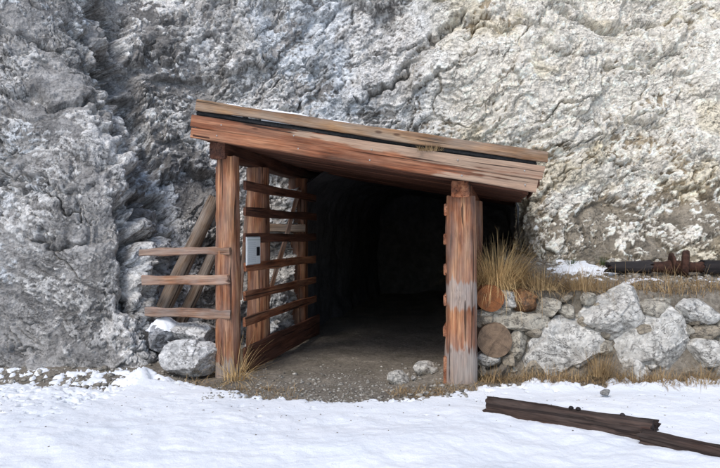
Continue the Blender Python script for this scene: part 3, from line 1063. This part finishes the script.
# nails
nb_ = bmesh.new()
bmesh.ops.create_cone(nb_, cap_ends=True, segments=8, radius1=0.009, radius2=0.007, depth=0.008)
nail_me = bpy.data.meshes.new('nail'); nb_.to_mesh(nail_me); nb_.free()
nail_me.materials.append(M['nail'])
for u in (0.02, 0.85, 1.7, 2.52, 3.15):
    for dz, y in ((0.055, -0.352), (0.180, -0.358)):
        uu_ = u + random.uniform(-0.06, 0.06)
        o = link('nail', nail_me, None, sh)
        o.location = (uu_, y, roof_z(uu_) + dz + random.uniform(-0.02, 0.02))
        o.rotation_euler = (R(90), 0, 0)


def to_world(u, v, z):
    q = LP + EU * u + EV * v
    return Vector((q.x, q.y, z))


# ------------------------------------------------------------------ notice fixed to the slats
def sign_material():
    m, t, b = new_mat('printed_sheet')
    k = NT(t)
    tc = k.n('ShaderNodeTexCoord').outputs['Object']
    sp = k.n('ShaderNodeSeparateXYZ'); k.l(tc, sp.inputs[0])
    # sheet spans x 0..0.42 and z -0.15..0.15; rows of small grey print on the left, a picture below
    row = k.math('SINE', k.math('MULTIPLY', sp.outputs['Z'], 300.0))
    word = k.noise(tc, 90, 2, 0.5)
    ln = k.math('MULTIPLY', k.math('GREATER_THAN', row, 0.1), k.math('GREATER_THAN', word, 0.44))
    inx = k.math('MULTIPLY', k.math('GREATER_THAN', sp.outputs['X'], 0.03), k.math('LESS_THAN', sp.outputs['X'], 0.27))
    inz = k.math('MULTIPLY', k.math('GREATER_THAN', sp.outputs['Z'], -0.125), k.math('LESS_THAN', sp.outputs['Z'], 0.105))
    ln = k.math('MULTIPLY', ln, k.math('MULTIPLY', inx, inz))
    top = k.math('MULTIPLY', k.math('GREATER_THAN', sp.outputs['Z'], 0.115), k.math('LESS_THAN', sp.outputs['Z'], 0.132))
    c = k.mix(k.math('MULTIPLY', ln, 0.3), (0.84, 0.87, 0.86), (0.25, 0.33, 0.36))
    c = k.mix(k.math('MULTIPLY', top, 0.35), c, (0.30, 0.40, 0.30))
    k.l(c, b.inputs['Base Color'])
    b.inputs['Roughness'].default_value = 0.5
    return m


M['sheet'] = sign_material()
M['sheet_black'] = simple_material('black_print', (0.01, 0.01, 0.012), (0.02, 0.02, 0.025), 10, 0.5, 0)
M['sheet_frame'] = simple_material('sign_edge', (0.40, 0.42, 0.43), (0.5, 0.52, 0.53), 10, 0.6, 0)
sg = empty('notice_board', to_world(0.20, 0.03, 1.39), ANG)
tag(sg, 'small pale information notice with a black panel fixed to the slats by the left post', 'sign')
board('backing_plate', (0, 0, 0), (0, 0.44, 0), 0.315, 0.012, M['sheet_frame'], sg, seg=2, wob=0.0, bev=0.003, endj=0)
board('printed_sheet', (0.0085, 0.01, 0), (0.0085, 0.43, 0), 0.295, 0.004, M['sheet'], sg, seg=2, wob=0.0, bev=0.001, endj=0)
board('black_panel', (0.0125, 0.30, -0.01), (0.0125, 0.405, -0.01), 0.10, 0.003, M['sheet_black'], sg, seg=2, wob=0.0, bev=0.0005, endj=0)

# ------------------------------------------------------------------ rail fence left of the shelter
rf = empty('rail_fence', to_world(-0.45, -0.02, 0))
tag(rf, 'three weathered wooden rails between the left post and the rock', 'fence')
rf_in = rf.matrix_basis.copy(); rf_in.invert()
ro = Vector(rf.location)
for (a, b_, wd) in ((px(140, 252.5, 8.05), px(230, 251, 7.52), 0.085), (px(143, 281, 8.0), px(228, 279, 7.52), 0.105), (px(146, 312, 7.95), px(230, 314.5, 7.52), 0.105)):
    board('rail', a - ro, b_ - ro, wd, 0.04, M['wood_fence'], rf, seg=12, wob=0.006, bev=0.01, endj=0.02)


def thing_log(name, p0, p1, r0, r1, mat, label, cat, group=None, seed=1, **kw):
    o = log(name, p0, p1, r0, r1, mat, None, seed, **kw)
    return tag(o, label, cat, group)


thing_log('leaning_log', px(150, 336, 8.25), px(216, 198, 8.42), 0.095, 0.085, M['wood_old'], 'thick grey log leaning behind the fence rails towards the left post', 'log', seed=31, lump=0.01)
thing_log('leaning_log', px(172, 340, 8.45), px(214, 252, 8.5), 0.075, 0.065, M['wood_old'], 'shorter grey log leaning low behind the lower two fence rails', 'log', seed=32, lump=0.01)
tag(board('leaning_stick', px(240, 300, 8.7), px(252, 158, 8.75), 0.05, 0.03, M['wood_fence'], seg=10), 'thin stick leaning outside the slats just behind the left front post', 'stick')
tag(board('leaning_stick', px(268, 300, 9.6), px(299, 190, 9.9), 0.065, 0.035, M['wood_fence'], seg=10), 'thin slanting stick seen through the slats between the second and third posts', 'stick')
tag(board('cross_plank', px(262, 228, 9.9), px(305, 228, 10.1), 0.11, 0.03, M['wood_old'], seg=6), 'short grey plank lying level outside the slats in front of the rock', 'plank')


# ------------------------------------------------------------------ stones
def stone_mesh(name, size, seed, sub=4, rough=1.0, col=(0.45, 0.43, 0.39), colb=(0.24, 0.21, 0.17), cover=0.15, boxy=0.5, moss=0.0):
    bm = bmesh.new()
    bmesh.ops.create_icosphere(bm, subdivisions=sub, radius=1)
    V = np.array([v.co[:] for v in bm.verts], np.float32)
    r = np.random.RandomState(seed)
    # boxy base and random planar cuts
    k = (np.abs(V) ** 4).sum(1) ** (-0.25)
    V = V * (1 + (k - 1) * boxy)[:, None]
    for _ in range(15):
        nrm_ = r.normal(size=3); nrm_ /= np.linalg.norm(nrm_)
        cut = r.uniform(0.60, 0.95)
        dd_ = V @ nrm_ - cut
        V = V - np.clip(dd_, 0, None)[:, None] * nrm_[None] * 0.98
    S = np.array(size, np.float32) / 2
    W = V * S[None]
    nn = V / np.linalg.norm(V, axis=1)[:, None]
    o = r.uniform(-40, 40, 3).astype(np.float32)
    mean = float(S.mean())
    f1, e1, r1 = facet(W / mean * 1.1 + o, 3, 1.0, 0.3, 0.05, 0.0)
    f2, e2, r2 = facet(W * np.array([11, 11, 20], np.float32) + o, 5, 1.0, 0.4)
    d_ = rough * (0.09 * mean * f1 + 0.005 * f2 * min(1, mean / 0.15) + 0.012 * mean * fbm(W * 14 + o, 4, 7, 0.6))
    W = W + nn * d_[:, None]
    s = cover + 0.3 * fbm(W * np.array([7, 7, 13], np.float32) + o, 4, 13, 0.65) + 0.2 * f2 + 0.75 * fbm(W * np.array([16, 16, 40], np.float32) + o, 4, 14, 0.7)
    wm = sst(-0.05, 0.18, s)[:, None]
    colb = tuple(0.55 * a + 0.45 * b for a, b in zip(col, colb))
    C_ = np.array(colb)[None] * (1 - wm) + np.array(col)[None] * wm
    C_ = C_ * (0.85 + 0.3 * r2)[:, None]
    if moss > 0:
        mm = (sst(0.12, 0.3, fbm(W * np.array([13, 13, 28], np.float32) + o + 7, 4, 15, 0.7)) * moss)[:, None]
        C_ = C_ * (1 - mm) + np.array((0.05, 0.045, 0.035))[None] * mm
    for v, c in zip(bm.verts, W):
        v.co = c.tolist()
    bm.normal_update()
    for e in bm.edges:
        if e.calc_face_angle(0) > R(22):
            e.smooth = False
    me = bpy.data.meshes.new(name)
    bm.to_mesh(me); bm.free()
    me.polygons.foreach_set('use_smooth', np.ones(len(me.polygons), bool))
    add_col(me, 'rock_color', np.clip(C_, 0.02, 0.8))
    return me


WHITE, CREAM, BROWN, TAN = (0.60, 0.575, 0.525), (0.45, 0.41, 0.335), (0.26, 0.13, 0.06), (0.34, 0.29, 0.22)

# ---- dry stone retaining wall with built-in log ends
sw = empty('dry_stone_wall', (2.5, 7.2, 0))
tag(sw, 'low dry stone retaining wall of boulders, slabs and log ends beside the right post', 'wall')
SW = Vector((2.5, 7.2, 0))


def wall_point(x, y, back=0.0):
    """point on the slightly leaning wall face seen at a pixel"""
    Y = 7.2
    for _ in range(6):
        p = px(x, y, Y)
        Y = float(wall_line(p.x)) + 0.16 * max(p.z, 0) + back
    return px(x, y, Y), Y


STONES = [  # centre x, y, width, height (photo px), colour, rough, tilt deg, subdivision
    (510, 299, 18, 17, WHITE, 1, 5, 3), (527.5, 303, 26, 22, BROWN, 1, -8, 4), (549, 306.5, 25, 19, CREAM, 1, 8, 4),
    (569.5, 311, 16, 14, CREAM, 1, 0, 3), (484, 313.5, 19, 8, CREAM, 1, -4, 3), (504, 311, 23, 10, CREAM, 1, -6, 3),
    (484, 322, 20, 14, TAN, 1, 4, 3), (520, 322, 56, 19, CREAM, 1.1, -4, 4), (519, 346, 20, 31, CREAM, 1, 6, 4),
    (489, 360, 28, 15, WHITE, 1, 8, 3), (510, 361, 17, 15, TAN, 1, 0, 3), (512.5, 349, 10, 10, TAN, 1, 0, 3),
    (482, 373, 11, 11, TAN, 1, 0, 3), (501, 376, 32, 24, (0.17, 0.145, 0.115), 1, 5, 4), (567, 347, 72, 66, WHITE, 1.2, -14, 5),
    (534, 371, 24, 22, TAN, 1, 0, 3), (619, 315, 62, 50, WHITE, 1.2, -6, 5), (656, 313, 30, 26, CREAM, 1, 0, 4),
    (698, 313, 46, 26, WHITE, 1.1, 3, 4), (664, 348, 74, 66, WHITE, 1.3, 22, 5), (706, 334, 30, 17, TAN, 1, 0, 4),
    (711, 356, 34, 27, WHITE, 1, -5, 4), (607, 350, 22, 14, CREAM, 1, 0, 3), (636, 378, 26, 42, WHITE, 1, -20, 4),
    (700, 379, 36, 22, TAN, 1, 5, 4), (598, 376, 26, 24, TAN, 1, 0, 4), (737, 330, 34, 40, CREAM, 1, 0, 4),
    (748, 365, 50, 36, WHITE, 1, 8, 4), (772, 325, 38, 36, WHITE, 1, -8, 4), (795, 362, 44, 40, CREAM, 1, 0, 4),
    (812, 322, 44, 38, WHITE, 1, 6, 4), (590, 300, 13, 12, CREAM, 1, 0, 3), (645, 332, 16, 12, TAN, 1, 0, 3),
    (689, 331, 14, 10, CREAM, 1, 0, 3), (585, 322, 10, 10, TAN, 1, 0, 3), (535, 334, 14, 10, TAN, 1, 0, 3),
]
for i, (cx, cy, wd, hg, col, rg, tl, sub) in enumerate(STONES):
    p, Y = wall_point(cx, cy)
    W_, H_ = wd / F * Y * 1.22, hg / F * Y * 1.22
    D_ = min(max(W_, H_) * 0.9, 0.42) if wd > 40 else max(W_, H_, 0.14) * 0.95
    colb = (0.27, 0.25, 0.215) if col is WHITE else (0.22, 0.195, 0.16) if col is not BROWN else (0.16, 0.085, 0.045)
    if hg > 45:
        colb = (0.26, 0.24, 0.21)
    me = stone_mesh('stone', (W_, D_, H_), 200 + i, sub, rg, col, colb, 0.30 if col is WHITE else 0.15, 0.55, 0.15 if hg > 40 else 0.12)
    o = link('stone', me, M['stone'], sw)
    o.location = p - SW + Vector((0, D_ * 0.36, 0))
    o.rotation_euler = (R(-8), R(-tl), R(random.uniform(-6, 6)))

# small packing stones that fill the gaps
for i in range(90):
    cx, cy = random.uniform(480, 800), random.uniform(298, 384)
    p, Y = wall_point(cx, cy, 0.10)
    a_ = random.uniform(0.07, 0.17)
    col = random.choice((WHITE, CREAM, TAN, TAN))
    me = stone_mesh('stone', (a_ * random.uniform(1, 1.5), a_, a_ * random.uniform(0.6, 0.95)), 600 + i, 3, 1.0, col, (0.2, 0.18, 0.15), 0.1, 0.55, 0.3)
    o = link('stone', me, M['stone'], sw)
    o.location = p - SW
    o.rotation_euler = (R(-8), R(random.uniform(-25, 25)), R(random.uniform(-20, 20)))

# sawn log ends with growth rings
def ring_material(name, c1, c2, cold):
    m, t, b = new_mat(name)
    k = NT(t)
    tc = k.n('ShaderNodeTexCoord').outputs['Object']
    sp = k.n('ShaderNodeSeparateXYZ'); k.l(tc, sp.inputs[0])
    rr = k.math('SQRT', k.math('ADD', k.math('POWER', sp.outputs['Y'], 2.0), k.math('POWER', sp.outputs['Z'], 2.0)))
    wob = k.noise(tc, 12, 3)
    ring = k.math('SINE', k.math('ADD', k.math('MULTIPLY', rr, 420.0), k.math('MULTIPLY', wob, 14.0)))
    ang = k.math('ARCTAN2', sp.outputs['Z'], sp.outputs['Y'])
    sta = k.noise(tc, 16, 4, 0.65)
    c = k.mix(k.math('MULTIPLY_ADD', ring, 0.3), c1, c2)
    c.node.inputs[0].links[0].from_node.inputs[2].default_value = 0.5
    c = k.mix(k.ramp(sta, [(0.42, 0.0), (0.65, 0.8)]), c, cold)
    cb = k.n('ShaderNodeCombineXYZ'); k.l(k.math('MULTIPLY', ang, 3.0), cb.inputs[0])
    spl = k.ramp(k.noise(cb.outputs[0], 1.6, 2), [(0.34, 1.0), (0.38, 0.0)])
    c = k.mix(k.math('MULTIPLY', spl, 0.8), c, (0.02, 0.012, 0.009))
    k.l(c, b.inputs['Base Color'])
    nb = k.bump(ring, 0.25, 0.003)
    k.l(k.bump(sta, 0.6, 0.01, nb), b.inputs['Normal'])
    return m


M['ring_red'] = ring_material('sawn_end_red', (0.20, 0.075, 0.03), (0.33, 0.13, 0.05), (0.14, 0.06, 0.03))
M['ring_grey'] = ring_material('sawn_end_grey', (0.17, 0.115, 0.075), (0.27, 0.19, 0.13), (0.10, 0.07, 0.05))
for (cx, cy, dia, key, lab, sd_) in ((489.5, 298, 27, 'ring_red', 'reddish sawn log end at the top of the wall', 41), (494, 340, 34, 'ring_grey', 'large grey-brown sawn log end', 42)):
    p, Y = wall_point(cx, cy)
    r_ = dia / 2 / F * Y
    a = p - SW + Vector((0, -0.05, 0))
    o = link('log_end', log_mesh('log_end', 0.8, r_, r_ * 0.96, sd_, rings=12, sides=36, lump=0.008, ragged=0.006), M[key], sw)
    o.matrix_local = frame_matrix(a, a + Vector((0.06, 0.8, -0.01)))
    o['label'] = lab

# ---- loose boulders left of the post
def boulder(name, c, size, seed, label, col, rot=0, cover=0.2, sub=5, cat='boulder', tilt=0, group=None):
    me = stone_mesh(name, size, seed, sub, 1.1, col, (0.21, 0.205, 0.205), cover, 0.5, 0.1)
    o = link(name, me, M['stone'])
    o.location = c
    o.rotation_euler = (0, R(tilt), R(rot))
    return tag(o, label, cat, group)


GREYW = (0.62, 0.605, 0.585)
boulder('boulder', px(190, 356, 7.62), (0.66, 0.50, 0.46), 301, 'rounded pale grey boulder on the ground left of the left post', GREYW, 10)
boulder('boulder', px(194, 331, 7.95), (0.62, 0.5, 0.26), 302, 'flat grey slab rock resting on the rounded boulder below the lowest rail', GREYW, -8, tilt=4)
boulder('boulder', px(166, 338, 8.0), (0.40, 0.45, 0.42), 303, 'snow-topped dark grey rock wedged between the rail fence and the cliff', (0.38, 0.385, 0.40), 20)

sc_c = px(165, 320, 7.98)
n_ = 22
V_ = []
for j in range(n_):
    for i in range(n_):
        a_, b_ = i / (n_ - 1) * 2 - 1, j / (n_ - 1) * 2 - 1
        rr_ = min(1.0, math.hypot(a_, b_))
        V_.append((sc_c.x + a_ * 0.17, sc_c.y + b_ * 0.16 - 0.03, sc_c.z - 0.10 + 0.13 * (max(0, 1 - rr_ ** 2)) ** 0.6))
V_ = np.array(V_, np.float32)
V_[:, 2] += fbm(V_ * 14, 3, 6) * 0.02
tag(link('boulder_snow', np_mesh('boulder_snow', V_, grid_faces(n_, n_)), M['snow']), 'small cap of snow on the wedged rock', kind='stuff')

# ---- stones on the floor of the entrance
FL = (0.58, 0.55, 0.49)
for (cx, cy, Yd, s, lab) in (
        (398, 377, 7.4, (0.29, 0.2, 0.17), 'pale angular stone alone on the entrance floor'),
        (424, 374, 7.5, (0.24, 0.2, 0.17), 'larger stone in the heap at the foot of the right post'),
        (434, 378, 7.45, (0.10, 0.10, 0.09), 'small stone in the heap touching the right kick board'),
        (414, 379, 7.4, (0.08, 0.08, 0.06), 'small stone between the pale angular stone and the heap'),
        (425, 396, 6.85, (0.11, 0.08, 0.045), 'flat stone at the snow edge before the right post')):
    q = px(cx, cy, Yd)
    gz = float(ground_z(np.array([q.x], np.float32), np.array([q.y], np.float32))[0])
    boulder('loose_stone', (q.x, q.y, gz + s[2] * 0.30), s, int(cx), lab, FL, random.uniform(0, 90), 0.2, 4, 'stone')
q = px(605, 400, 6.55)
boulder('loose_stone', (q.x, q.y, 0.10), (0.10, 0.08, 0.08), 333, 'small grey stone on the snow above the fallen timber', (0.3, 0.29, 0.27), 0, 0, 3, 'stone')


# ------------------------------------------------------------------ fallen timbers in the snow
ft = empty('fallen_timber', px(570, 425, 5.45))
ft.location.z = 0.02
tag(ft, 'long dark rotten squared timber with rusty bolts lying in the snow', 'timber')
fo = Vector(ft.location)
A0, A1 = px(489, 406, 6.05), px(655, 433, 5.25)
A0.z, A1.z = 0.085, 0.10
log('beam', A0 - fo, A1 - fo, 0.092, 0.088, M['wood_rot'], ft, 51, square=0.85, lump=0.018, ragged=0.05, sides=64, rings=130, groove=0.16)
for (bx, by) in ((577, 407), (584, 410), (626, 417)):
    t_ = (bx - 489) / (655 - 489)
    q = A0.lerp(A1, t_)
    bm = bmesh.new()
    bmesh.ops.create_uvsphere(bm, u_segments=10, v_segments=6, radius=0.021)
    for v in bm.verts:
        v.co.z *= 0.8
    me = bpy.data.meshes.new('bolt_head'); bm.to_mesh(me); bm.free()
    o = link('bolt_head', me, M['char'], ft)
    o.location = q - fo + Vector((0.0, 0.0, 0.092))
A0, A1 = px(643, 442, 5.18), px(740, 466, 4.75)
A0.z, A1.z = 0.06, 0.035
o = log('fallen_timber', A0, A1, 0.075, 0.07, M['wood_rot'], None, 52, square=0.85, lump=0.018, ragged=0.05, sides=56, rings=90, groove=0.16)
tag(o, 'shorter black timber end half buried in snow at the lower right', 'timber')

# ------------------------------------------------------------------ old wheel axle on the ledge
ax_o = Vector((3.75, 8.35, float(ground_z(np.array([3.75], np.float32), np.array([8.35], np.float32))[0])))
ax = empty('rusty_wheel_axle', ax_o)
tag(ax, 'old charred timber axle with a rusty iron wheel on the ledge above the wall', 'axle')
zc = 0.085
log('axle_beam', Vector((-0.80, -0.02, zc)), Vector((-0.30, 0, zc + 0.01)), 0.055, 0.085, M['char'], ax, 61, square=0.5, lump=0.03, ragged=0.08, rings=30)
log('axle_beam', Vector((0.33, 0.0, zc + 0.015)), Vector((1.2, 0.06, zc + 0.03)), 0.085, 0.085, M['char'], ax, 62, square=0.5, lump=0.02, ragged=0.04, rings=30)


def lathe(name, prof, seg=32):
    V, Fc = [], []
    for (x, r) in prof:
        for j in range(seg):
            a = j / seg * 2 * math.pi
            V.append((x, r * math.cos(a), r * math.sin(a)))
    for i in range(len(prof) - 1):
        for j in range(seg):
            Fc.append((i * seg + j, i * seg + (j + 1) % seg, (i + 1) * seg + (j + 1) % seg, (i + 1) * seg + j))
    Fc.append(tuple(range(seg)))
    Fc.append(tuple((len(prof) - 1) * seg + j for j in range(seg - 1, -1, -1)))
    V = np.array(V, np.float32)
    V[:, 1:] = V[:, 1:] * (1 + 0.09 * fbm(V * 16, 3, 4))[:, None]
    me = bpy.data.meshes.new(name)
    me.from_pydata(V.tolist(), [], Fc)
    bm = bmesh.new(); bm.from_mesh(me)
    bmesh.ops.recalc_face_normals(bm, faces=bm.faces)
    bm.to_mesh(me); bm.free()
    return me


o = link('iron_sleeve', lathe('iron_sleeve', [(-0.42, 0.05), (-0.40, 0.066), (-0.25, 0.06), (-0.12, 0.066), (-0.06, 0.085), (0.10, 0.08), (0.16, 0.064), (0.26, 0.058), (0.36, 0.066), (0.37, 0.05)]), M['rust'], ax)
o.location = (0, 0, zc + 0.01)
o = link('wheel', lathe('wheel', [(-0.035, 0.05), (-0.033, 0.10), (-0.028, 0.150), (-0.015, 0.166), (0.030, 0.168), (0.050, 0.158), (0.056, 0.12), (0.05, 0.05)], 40), M['rust'], ax)
o.location = (0.115, 0, zc + 0.045)
o.rotation_euler = (0, R(4), R(-24))
o = link('flange', lathe('flange', [(-0.02, 0.04), (-0.018, 0.105), (-0.01, 0.125), (0.02, 0.125), (0.03, 0.105), (0.032, 0.04)], 32), M['rust'], ax)
o.location = (-0.03, 0.0, zc + 0.055)
o.rotation_euler = (0, R(-6), R(-10))


# ------------------------------------------------------------------ scattered stones and grass
def scatter_stones(name, pts, mat, label, col_lo, col_hi, seed):
    r = np.random.RandomState(seed)
    bm = bmesh.new()
    bmesh.ops.create_icosphere(bm, subdivisions=1, radius=1)
    bv = np.array([v.co[:] for v in bm.verts], np.float32)
    bf = np.array([[v.index for v in f.verts] for f in bm.faces], np.int32)
    bm.free()
    Vs, Fs, Cs = [], [], []
    for i, (x, y, z, s) in enumerate(pts):
        j = bv * (1 + r.uniform(-0.28, 0.28, (len(bv), 1)))
        j = j * np.array([s * r.uniform(0.8, 1.4), s * r.uniform(0.8, 1.3), s * r.uniform(0.5, 0.8)])
        a = r.uniform(0, 6.28)
        c, sn = math.cos(a), math.sin(a)
        j = np.stack([j[:, 0] * c - j[:, 1] * sn, j[:, 0] * sn + j[:, 1] * c, j[:, 2]], -1)
        Vs.append(j + np.array([x, y, z + s * 0.2]))
        Fs.append(bf + i * len(bv))
        t = r.rand() ** 1.5
        cc = np.array(col_lo) * (1 - t) + np.array(col_hi) * t
        Cs.append(np.repeat(cc[None], len(bv), 0))
    me = np_mesh(name, np.concatenate(Vs), np.concatenate(Fs), smooth=False)
    add_col(me, 'rock_color', np.concatenate(Cs))
    return tag(link(name, me, mat), label, kind='stuff')


r = np.random.RandomState(5)
P1 = []
for _ in range(7000):
    t = r.rand()
    if t < 0.24:                               # spill before and inside the entrance
        x, y = r.uniform(-1.5, 1.0), 6.5 + abs(r.normal(0, 0.75))
        s = 0.006 + 0.012 * r.rand() ** 3 + (0.02 * r.rand() if r.rand() < 0.06 else 0)
    elif t < 0.50:                              # foot of the left rock
        x, y = r.uniform(-4.6, -1.7), 6.75 + abs(r.normal(0, 0.5))
        s = 0.006 + 0.014 * r.rand() ** 3 + (0.03 * r.rand() if r.rand() < 0.06 else 0)
    elif t < 0.56:                              # crumbs of soil thrown on the snow
        x, y = r.uniform(-3.4, 3.4), 6.7 - abs(r.normal(0, 0.8))
        s = 0.0022 + 0.006 * r.rand() ** 3
    else:                                       # ledge above the wall
        x, y = r.uniform(1.6, 5.2), r.uniform(7.6, 9.8)
        s = 0.008 + 0.02 * r.rand() ** 3 + (0.03 * r.rand() if r.rand() < 0.08 else 0)
    P1.append((x, y, s))
xs_, ys_ = np.array([p[0] for p in P1], np.float32), np.array([p[1] for p in P1], np.float32)
gz = ground_z(xs_, ys_)
gz = np.where(ys_ < 6.71, np.maximum(gz, ground_z(xs_, ys_, False) + snow_thick(xs_, ys_)), gz)
scatter_stones('gravel', [(p[0], p[1], z, p[2]) for p, z in zip(P1, gz)], M['stone'], 'loose gravel and stone chips on the bare soil', (0.20, 0.175, 0.14), (0.55, 0.52, 0.46), 9)


def blades(name, items, mat, seed, parent=None):
    """items: (x, y, z, length, dirx, diry, lean, droop, width)"""
    r = np.random.RandomState(seed)
    Vs, Fs, Ts = [], [], []
    n = 0
    for (x, y, z, L, dx, dy, lean, droop, wd) in items:
        K = 5
        px_, py_, pz_ = x, y, z
        a = lean
        hx, hy = dx, dy
        sxn, syn = -hy, hx
        kk = r.randint(1, 4)
        kink = r.uniform(0.5, 1.6) if r.rand() < 0.22 else 0
        tone = r.rand()
        Ts.extend([tone] * 12)
        for k in range(K + 1):
            t = k / K
            ww = wd * (1 - 0.85 * t) * 0.5
            Vs.append((px_ - sxn * ww, py_ - syn * ww, pz_))
            Vs.append((px_ + sxn * ww, py_ + syn * ww, pz_))
            st = L / K
            px_ += hx * math.sin(a) * st
            py_ += hy * math.sin(a) * st
            pz_ += math.cos(a) * st
            a += droop / K + r.uniform(-0.10, 0.10) + (kink if k == kk else 0)
            if k:
                b0 = n + 2 * (k - 1)
                Fs.append((b0, b0 + 1, b0 + 3, b0 + 2))
        n += 2 * (K + 1)
    me = np_mesh(name, np.array(Vs, np.float32), np.array(Fs, np.int32), smooth=False)
    add_f(me, 'tone', Ts)
    return link(name, me, mat, parent)


def tuft_items(c, n, L, spread, lean=0.5, droop=0.9, wd=0.006, bias=(0, 0), rs=None, squash=1.0):
    out = []
    for _ in range(n):
        a = rs.uniform(0, 6.283)
        rr = spread * math.sqrt(rs.rand())
        dx, dy = math.cos(a) + bias[0], math.sin(a) + bias[1]
        m_ = math.hypot(dx, dy) + 1e-6
        out.append((c[0] + math.cos(a) * rr, c[1] + math.sin(a) * rr * squash, c[2] - 0.02, L * rs.uniform(0.45, 1.1), dx / m_, dy / m_,
                    abs(rs.normal(0, lean)), rs.uniform(0.1, droop), wd * rs.uniform(0.6, 1.3)))
    return out


def gzz(x, y):
    return float(ground_z(np.array([x], np.float32), np.array([y], np.float32))[0])


rs = np.random.RandomState(77)
c = (1.52, 7.62, gzz(1.52, 7.62))
big = tuft_items((c[0] + 0.05, c[1] + 0.14, 1.0), 1700, 0.58, 0.25, 0.66, 2.0, 0.006, (0.3, -0.2), rs)
big += tuft_items((c[0] + 0.05, c[1] + 0.1, 1.0), 90, 0.80, 0.22, 0.35, 1.8, 0.007, (0.3, -0.1), rs)
tag(blades('grass_tuft', big, M['straw'], 1), 'tall golden dry grass tuft on the wall beside the right post', 'grass')
TUFTS = [
    (1.98, 7.60, 1.0, 520, 0.30, 0.22, 1.0, 'low straw-coloured grass tuft right of the tall golden tuft'),
    (2.45, 7.60, 1.0, 420, 0.26, 0.24, 1.1, 'matted dry grass on the wall edge above the slab stones'),
    (2.45, 7.12, 0.16, 260, 0.34, 0.12, 0.5, 'drooping dry grass tuft between the two largest boulders of the wall'),
    (3.05, 7.05, 0.10, 120, 0.20, 0.14, 0.9, 'short dry grass at the foot of the wall below the tilted boulder'),
    (3.45, 7.0, 0.12, 160, 0.22, 0.14, 0.9, 'dry grass at the wall foot near the right edge of the picture'),
    (-1.30, 7.40, 0.06, 170, 0.50, 0.14, 1.25, 'long flattened straw blades at the foot of the left post'),
]
for i, (x, y, z, n_, L, sp_, ln, lab) in enumerate(TUFTS):
    it = tuft_items((x, y, z), n_, L, sp_, ln, 1.0, 0.006, (0.15, -0.35) if i != 5 else (0.35, -0.25), rs)
    tag(blades('grass_tuft', it, M['straw_dull' if i not in (5,) else 'straw'], 10 + i), lab, 'grass')

# thin dead grass wherever soil is bare: one mass nobody could count
it = []
for _ in range(8000):
    t = rs.rand()
    if t < 0.30:
        x = rs.uniform(1.2, 4.4); y = float(wall_line(x)) - rs.uniform(-0.02, 0.22)
    elif t < 0.55:
        x = rs.uniform(1.4, 4.6); y = float(wall_line(x)) + 0.30 + abs(rs.normal(0, 0.25))
    elif t < 0.74:
        x = rs.uniform(1.6, 4.8); y = rs.uniform(7.7, 9.6)
    elif t < 0.84:
        x = rs.uniform(-1.9, -0.6); y = 6.95 - 0.45 * (x + 1.5) + rs.uniform(-0.05, 0.5)
        if x > -1.25: y = min(y, 7.0)
    else:
        x = rs.uniform(0.3, 1.3); y = rs.uniform(6.65, 7.1)
    L = rs.uniform(0.05, 0.16) * (1.9 if 0.30 < t < 0.55 else 1.4 if t < 0.3 else 1)
    a = rs.uniform(0, 6.283)
    it.append((x, y, 0, L, math.cos(a), math.sin(a), abs(rs.normal(0.7 if t < 0.55 else 1.25, 0.4)), rs.uniform(0.2, 1.0), 0.0055))
gz = ground_z(np.array([i[0] for i in it], np.float32), np.array([i[1] for i in it], np.float32))
it = [(a[0], a[1], float(z) - 0.005) + a[3:] for a, z in zip(it, gz)]
tag(blades('dead_grass', it, M['straw_dull'], 31), 'thin dead grass over the bare soil and wall foot', kind='stuff')

# little dried sprig caught on the roof edge
it = tuft_items(tuple(to_world(2.25, -0.36, roof_z(2.25) + 0.255)), 130, 0.085, 0.13, 0.8, 1.0, 0.006, (0, -0.3), rs, squash=0.15)
tag(blades('dried_sprig', it, M['straw_dull'], 41), 'little dried grey sprig caught on the roof edge above the right post', 'plant')
for (x, y, lab) in ((572, 243, 'small green sprig on the ledge nearest the shelter roof'), (603, 247, 'small green sprig on the ledge at the left end of the old axle')):
    q = px(x, y + 14, 9.1)
    it = tuft_items((q.x, q.y, gzz(q.x, q.y)), 70, 0.16, 0.05, 0.5, 0.6, 0.008, (0, 0), rs)
    tag(blades('green_sprig', it, M['moss'], 45), lab, 'plant')
